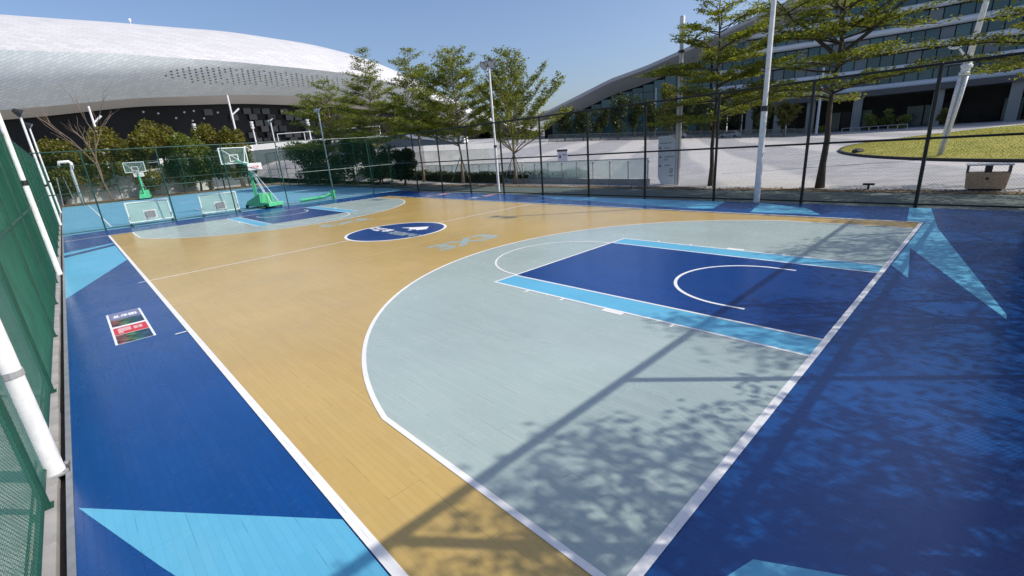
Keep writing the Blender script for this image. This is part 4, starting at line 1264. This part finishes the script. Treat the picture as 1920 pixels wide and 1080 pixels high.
# dark mesh barrier across the far edge of the plaza
t = thing('mesh_barrier', 'long low dark barrier along the far edge of the grey plaza', 'barrier')
bar_az = np.arange(48.5, 76.5, 1.0)
rail = []
for i, a in enumerate(bar_az[:-1]):
    def bq(a_): 
        x, y = CX + 118 * math.sin(R(a_)), CY + 118 * math.cos(R(a_)); return x, y, plaza_z(x, y)
    p, q = bq(a), bq(a + 1.0)
    mb = MB(); mb.quad((p[0], p[1], p[2] + .15), (q[0], q[1], q[2] + .15), (q[0], q[1], q[2] + 1.7), (p[0], p[1], p[2] + 1.7))
    part('mesh_panel', mb, M['barrier'] if 'barrier' in M else M.setdefault('barrier', glass_mat('barrier', (0.05, 0.07, 0.07, 1), 0.6, 0.5)), t)
    mb = MB(); mb.tube([(p[0], p[1], p[2]), (p[0], p[1], p[2] + 1.8)], 0.06, 6); part('post', mb, M['fascia'], t)
    rail.append((p[0], p[1], p[2] + 1.75))
mb = MB(); mb.tube(rail, 0.05, 6); part('top_rail', mb, M['fascia'], t)

# low white rail by entrance
t = thing('guard_rail', 'low grey guard rail along the drive before the building entrance', 'railing')
pts = []
for a in np.arange(78.5, 84.1, 0.7):
    x, y = CX + 128 * math.sin(R(a)), CY + 128 * math.cos(R(a)); pts.append((x, y, 0.95))
    mb = MB(); mb.tube([(x, y, 0), (x, y, 0.95)], 0.07, 6); part('post', mb, M['grey_metal'], t)
mb = MB(); mb.tube(pts, 0.06, 6); part('rail', mb, M['grey_metal'], t)

# far poles
def simple_lamp(name, label, x, y, z, H, r, arm, mat='white_metal', group=None, drum=False):
    t = thing(name, label, 'light pole', (x, y, z), 0, group)
    mb = MB(); mb.tube([(0, 0, 0), (0, 0, H)], [r, r * .7], 10); part('pole', mb, M[mat], t)
    if drum:
        for k in range(3):
            mb = MB(); mb.lathe([(r * 1.6, H + .02 + k * .42), (r * 2.2, H + .30 + k * .42), (r * 1.7, H + .36 + k * .42)], 12); part('lamp_drum', mb, M[mat], t)
    for (dx, dy, z0, dz) in arm:
        mb = MB(); mb.tube([(0, 0, z0), (dx, dy, z0 + dz)], [r * .6, r * .8], 8); part('lamp_arm', mb, M[mat], t)
    return t
GL = 'slim lamps round the stadium'
simple_lamp('street_lamp', 'white mast lamp with one raised arm above the olive trees', 4.1, 83.6, 0, 11.7, 0.17, [(1.0, 0, 9.6, 0.9)], group=GL)
simple_lamp('street_lamp', 'tallest white mast lamp, behind the green hoop, one raised arm', 21.4, 86, 2, 11.6, 0.17, [(1.2, -.2, 8.6, 1.0)], group=GL)
for lb, x, y in (('small white post lamp left of the tall white mast lamp', 17.0, 92.0), ('small white post lamp right of the tall white mast lamp', 25.2, 90.1), ('small white post lamp beside the dark tree edge under the soffit', 33.7, 87.2)):
    simple_lamp('post_lamp', lb, x, y, 4.4, 4.3, 0.14, [], group=GL, drum=True)
x, y = 112, 62.2
simple_lamp('street_lamp', 'slim grey post lamp with a short arm before the teal glass wall', x, y, plaza_z(x, y), 12.0, 0.16, [(-1.6, 1.2, 8.4, 0.35)], 'grey_metal', GL)
simple_lamp('street_lamp', 'tall white pole behind the forked trunk near the dark entrance', 132.0, 31.0, 0, 14.5, 0.32, [], 'white_metal', GL)
simple_lamp('street_lamp', 'short white pole left of the tall white pole by the barrier', 128.0, 36.5, plaza_z(128, 36.5), 5.4, 0.15, [(0.3, -.5, 5.2, 0.3)], 'white_metal', GL)
simple_lamp('street_lamp', 'white pole right behind the white parked car', 127.0, 46.5, plaza_z(127, 46.5), 7.4, 0.15, [(0.2, -.3, 7.0, 0.3)], 'white_metal', GL)

# cars far off
def car(label, x, y, rz, mat):
    t = thing('parked_car', label, 'car', (x, y, plaza_z(x, y)), rz, 'cars parked behind the barrier')
    P_ = [(-2.2, .35), (2.2, .35), (2.25, .7), (1.3, .92), (0.6, 1.42), (-1.2, 1.45), (-2.0, 1.0), (-2.25, .8)]
    mb = MB(); a = [(px, -.85, pz) for px, pz in P_]; b = [(px, .85, pz) for px, pz in P_]
    mb.quad(*a); mb.quad(*b[::-1])
    for i in range(8): j = (i + 1) % 8; mb.quad(a[j], a[i], b[i], b[j])
    part('body', mb, M[mat], t, bevel=0.05)
    mb = MB(); mb.hexa([(-1.7, -.87, .95), (1.1, -.87, .95), (1.1, .87, .95), (-1.7, .87, .95)], [(-1.15, -.86, 1.36), (0.5, -.86, 1.36), (0.5, .86, 1.36), (-1.15, .86, 1.36)])
    part('window', mb, M['void'], t)
    for px in (-1.35, 1.4):
        for s in (-1, 1):
            mb = MB(); mb.tube([(px, s * .72, .33), (px, s * .9, .33)], .33, 12); part('wheel', mb, M['rubber'], t)
car('white car parked behind the barrier, right of the layered tree trunk', 113.5, 44.0, R(95), 'car_white')
car('white car parked behind the barrier, left of the layered tree trunk', 108.5, 54.5, R(120), 'car_white')

# ================================================================== STADIUM
stad = thing('stadium', 'huge white stadium shell with a grey scale clad overhang and dark glass base', 'building')
az_k = [-40, -25, -12, -1.3, 6.7, 15.5, 23, 28, 32, 36, 40, 44, 48]
rim_e = [2.6, 4.0, 5.0, 5.8, 6.7, 6.95, 6.6, 6.0, 5.1, 4.0, 2.7, 1.6, 0.9]
bot_e = [2.0, 3.3, 4.3, 5.05, 6.0, 6.1, 5.6, 5.0, 4.2, 3.2, 2.0, 1.1, 0.6]
cre_e = [7.5, 9.0, 9.8, 10.2, 10.35, 9.95, 9.2, 8.5, 7.2, 5.4, 3.6, 2.1, 1.2]
top_e = [9.5, 11.2, 11.9, 12.1, 12.2, 12.0, 11.1, 9.9, 8.3, 6.2, 4.2, 2.5, 1.4]
def E(a, arr): return float(np.interp(a, az_k, arr))
def dist0(a, D, Rr): # circle seen from outside
    c = math.cos(R(a - 12)); s = math.sin(R(a - 12)); q = max(0.0, Rr * Rr - D * D * s * s)
    return D * c - math.sqrt(q) if q > 0 else D * c
AZ = np.arange(-40, 48.01, 0.5)
def setback(a): return float(np.interp(a, [-10, 6, 16, 26, 36], [5, 6, 10, 14, 16]))
# smooth the interpolated elevations
def smooth(arr):
    y = np.array([E(a, arr) for a in AZ]); k = np.hanning(15); k /= k.sum()
    return np.convolve(np.pad(y, 7, mode='edge'), k, 'valid')
RIM, BOT, CRE, TOP = smooth(rim_e), smooth(bot_e), smooth(cre_e), smooth(top_e)
def sp(a, d, e): return Vector((CX + d * math.sin(R(a)), CY + d * math.cos(R(a)), CZ + d * math.tan(R(e))))
def loft(rows, name, mat, smoothf=True):
    me = bpy.data.meshes.new(name); nr, nc = len(rows), len(rows[0])
    V = [tuple(p) for r in rows for p in r]
    Fc = [(i * nc + j, i * nc + j + 1, (i + 1) * nc + j + 1, (i + 1) * nc + j) for i in range(nr - 1) for j in range(nc - 1)]
    me.from_pydata(V, [], Fc)
    uvl = me.uv_layers.new(name='UVMap')
    U = np.zeros((nr, nc, 2)); 
    for i in range(nr):
        for j in range(1, nc): U[i, j, 0] = U[i, j - 1, 0] + (rows[0][j] - rows[0][j - 1]).length
        if i: 
            for j in range(nc): U[i, j, 1] = U[i - 1, j, 1] + (rows[i][j] - rows[i - 1][j]).length
    fl = U.reshape(-1, 2); li = np.zeros(len(me.loops), dtype=np.int32); me.loops.foreach_get("vertex_index", li)
    uvl.data.foreach_set("uv", fl[li].reshape(-1).astype(np.float32))
    me.materials.append(M[mat])
    if smoothf: me.polygons.foreach_set("use_smooth", [True] * len(me.polygons))
    me.update()
    return link(name, me, stad)
DD = [dist0(a, 290, 140) for a in AZ]
fac, roof, sof, dark = [], [], [], []
NF = 8
for i in range(NF + 1):
    k = i / NF
    row = []
    for a, d, r_, c_ in zip(AZ, DD, RIM, CRE):
        bulge = 2.0 * math.sin(math.pi * k)
        p = sp(a, d + setback(a) * k - bulge, 0); q0 = sp(a, d, c_); q1 = sp(a, d + setback(a), r_)
        p.z = q0.z + (q1.z - q0.z) * k
        row.append(p)
    fac.append(row)
for i in range(11):
    k = i / 10
    row = []
    for a, d, c_, t_ in zip(AZ, DD, CRE, TOP):
        dt = 55
        q0 = sp(a, d - 0.05, c_); q1 = sp(a, d + dt, t_)
        p = sp(a, d + dt * k * 1.7, 0)
        kk = k * 1.7
        p.z = q0.z + (q1.z - q0.z) * (kk * (2 - kk) if kk <= 1 else 1 - 0.5 * (kk - 1) ** 2)
        row.append(p)
    roof.append(row)
for k in (0, 1):
    sof.append([sp(a, d + setback(a) + .05 + 6 * k, (r_ if k == 0 else b_)) for a, d, r_, b_ in zip(AZ, DD, RIM, BOT)])
for k in (0, 1):
    dark.append([Vector((p.x, p.y, (p.z + 0.5) if k == 0 else -0.1)) for p in [sp(a, d + setback(a) + 9 + 2 * k, b_) for a, d, b_ in zip(AZ, DD, BOT)]])
loft(roof, 'roof_shell', 'stad_roof'); loft(fac, 'facade_shell', 'stad_facade'); loft(sof, 'soffit', 'stad_soffit'); loft(dark, 'glass_wall', 'dark_glass', False)
# ceiling between soffit and the glass wall
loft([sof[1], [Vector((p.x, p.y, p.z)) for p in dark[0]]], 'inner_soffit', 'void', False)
# perforations
mb = MB(); prs = np.random.RandomState(9)
for a in np.arange(9.6, 27, 0.5):
    j = int((a + 40) / 0.5)
    for r_ in range(7):
        k = 0.22 + 0.075 * r_ + (0.035 if int(a / 0.5) % 2 else 0)
        if abs(k - 0.44) > 0.10 + 0.16 * math.sin(min(1, (a - 9.6) / 5) * math.pi / 2) or prs.rand() < 0.10: continue
        i = int(k * NF)
        p = fac[i][j].lerp(fac[i + 1][j], k * NF - i); q = fac[i][j + 1].lerp(fac[i + 1][j + 1], k * NF - i)
        u = (q - p).normalized(); v = (fac[i + 1][j] - fac[i][j]).normalized(); nrm = u.cross(v).normalized()
        if nrm.y > 0: nrm = -nrm
        c = p + nrm * 0.12 + u * ((a + 40) / 0.5 - j) * (q - p).length
        mb.quad(c, c + u * .32 - v * 0.16, c + u * .6, c + u * .28 + v * 0.22)
part('perforation', mb, M['perf'], stad, kind='stuff')
# chequered grey panels in front of the dark glass
for ci, a in enumerate(np.arange(12.4, 30, 0.86)):
    for ri in range(6):
        on = (ci * 7 + ri * 5 + (ci // 3) * 2 + ri * ri) % 5
        if on > 2 and not (ci < 4 and ri > 1): continue
        if ci < 4 and (ri > 1 or on > 0): continue
        j = int((a + 40) / 0.5)
        d = DD[j] + setback(a) + 8.2
        p = sp(a + (0.43 if ri % 2 else 0), d, 0); zt = CZ + (DD[j] + setback(a) + 6) * math.tan(R(BOT[j])) - 1.0 - ri * 1.75
        mb = MB(); mb.box(-1.05, 1.05, -0.12, 0.12, -1.65, 0)
        o = link('cladding_panel', mb.mesh('cladding_panel', M['panel_grey' if on < 2 else 'panel_dim']), stad, (p.x, p.y, zt), -R(a))
for (a, e) in ((8.3, 5.35), (9.6, 4.9), (10.4, 5.4), (11.2, 5.5), (10.9, 4.6), (7.2, 5.5), (11.9, 4.8), (13.2, 5.3), (8.6, 4.0)):  # pale tilted chips imitating bright reflections on the dark glass, no real panels
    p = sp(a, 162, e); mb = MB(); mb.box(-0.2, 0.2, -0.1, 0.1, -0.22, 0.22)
    o = link('painted_glint', mb.mesh('painted_glint', M['roof_grey']), stad, p, -R(a) + 0.3); o.rotation_euler[1] = 0.6
mst = MB(); mst.tube([(24.6, 177, 40.5), (24.6, 177, 44.2)], [0.12, 0.08], 6); mst.lathe([(0.25, 44.0), (0.4, 44.3), (0.2, 44.8)], 8, (24.6, 177, 0)); part('mast', mst, M['white_metal'], stad)

# ================================================================== RAMP AND WALLS BEHIND THE BLUE COURT
def wall_run(name, label, pts, th, cap_m, body_m, cap_h=0.9):
    t = thing(name, label, 'wall')
    mb = MB(); mc = MB()
    for (x0, y0, za0, zt0), (x1, y1, za1, zt1) in zip(pts[:-1], pts[1:]):
        d = Vector((x1 - x0, y1 - y0, 0)).normalized(); n_ = Vector((-d.y, d.x, 0)) * th
        a, b = Vector((x0, y0, 0)), Vector((x1, y1, 0))
        def up_(v, z): return (v.x, v.y, z)
        mb.hexa([up_(a, za0), up_(b, za1), up_(b + n_, za1), up_(a + n_, za0)], [up_(a, zt0 - cap_h), up_(b, zt1 - cap_h), up_(b + n_, zt1 - cap_h), up_(a + n_, zt0 - cap_h)])
        e = n_ * 0.04
        mc.hexa([up_(a - e, zt0 - cap_h + .003), up_(b - e, zt1 - cap_h + .003), up_(b + n_ + e, zt1 - cap_h + .003), up_(a + n_ + e, zt0 - cap_h + .003)], [up_(a - e, zt0), up_(b - e, zt1), up_(b + n_ + e, zt1), up_(a + n_ + e, zt0)])
    part('wall_body', mb, M[body_m], t); part('parapet', mc, M[cap_m], t)
    return t
wall_run('ramp_wall', 'grey ramp wall with a white parapet behind the blue court', [(10, 85, -0.1, 4.6), (23, 84.5, -0.1, 5.9), (35, 80.5, -0.1, 6.3), (42.5, 67, 0.3, 5.9), (46, 58, 0.6, 4.6)], 1.2, 'white_wall', 'grey_wall')
mb = MB(); mb.quad((10, 86, 4.2), (23, 86, 5.2), (36, 82, 5.5), (44, 68, 5.1), (60, 90, 5.3), (40, 120, 5.3), (10, 120, 4.6)); struct('ramp_deck', mb, M['plaza'])
wall_run('retaining_wall', 'low pale retaining wall with tree shade on it behind the bent pipe', [(-3, 71.6, -0.1, 2.6), (2, 70.7, -0.1, 3.0), (8.2, 70.4, -0.1, 3.2), (14, 73.5, -0.1, 3.0)], 0.4, 'pale_wall', 'pale_wall', 0.3)
wall_run('terrace_wall', 'low grey terrace wall seen between the pale tree trunks', [(27.5, 56, 0.2, 3.5), (33, 50.0, 0.5, 3.5), (41, 45, 0.5, 3.2)], 0.5, 'white_wall', 'pale_wall', 0.7)
# bent pipe
t = thing('bent_pipe', 'white pipe with a hooked top standing at the corner of the blue court', 'pipe', (0.05, 65.6, 0))
mb = MB(); mb.tube([(0, 0, 0), (0, 0, 3.55), (0.12, 0, 3.8), (0.15, 0, 4.3), (0, 0, 4.45), (-0.75, 0, 4.45), (-0.8, 0, 4.1)], [0.14, 0.14, 0.15, 0.16, 0.16, 0.15, 0.15], 10); part('pipe', mb, M['white_metal'], t, smooth=True)
t = thing('metal_frame', 'thin green metal ladder frame left of the bent white pipe', 'frame', (-1.0, 66.6, 0))
for x in (-0.5, 0.5):
    mb = MB(); mb.tube([(x, 0, 0), (x * 0.5, 0.1, 3.0)], 0.05, 6); part('leg', mb, M['grey_metal'], t)
for z in (0.8, 1.7, 2.6):
    mb = MB(); mb.tube([(-0.5 + z * 0.08, 0.03, z), (0.5 - z * 0.08, 0.03, z)], 0.035, 6); part('rung', mb, M['post_green'], t)
# railing on the ramp deck
t = thing('ramp_railing', 'thin white railing on top of the ramp left of the dark tree', 'railing')
mb = MB(); mb.tube([(27, 84, 7.4), (35, 81.5, 7.6), (40, 73, 7.5)], 0.05, 6); part('rail', mb, M['white_metal'], t)
for (x, y, z0, z1) in ((27, 84, 5.4, 7.4), (31, 82.8, 5.4, 7.5), (35, 81.5, 5.4, 7.6), (40, 73, 5.3, 7.5)):
    mb = MB(); mb.tube([(x, y, z0), (x, y, z1)], 0.05, 6); part('post', mb, M['white_metal'], t)
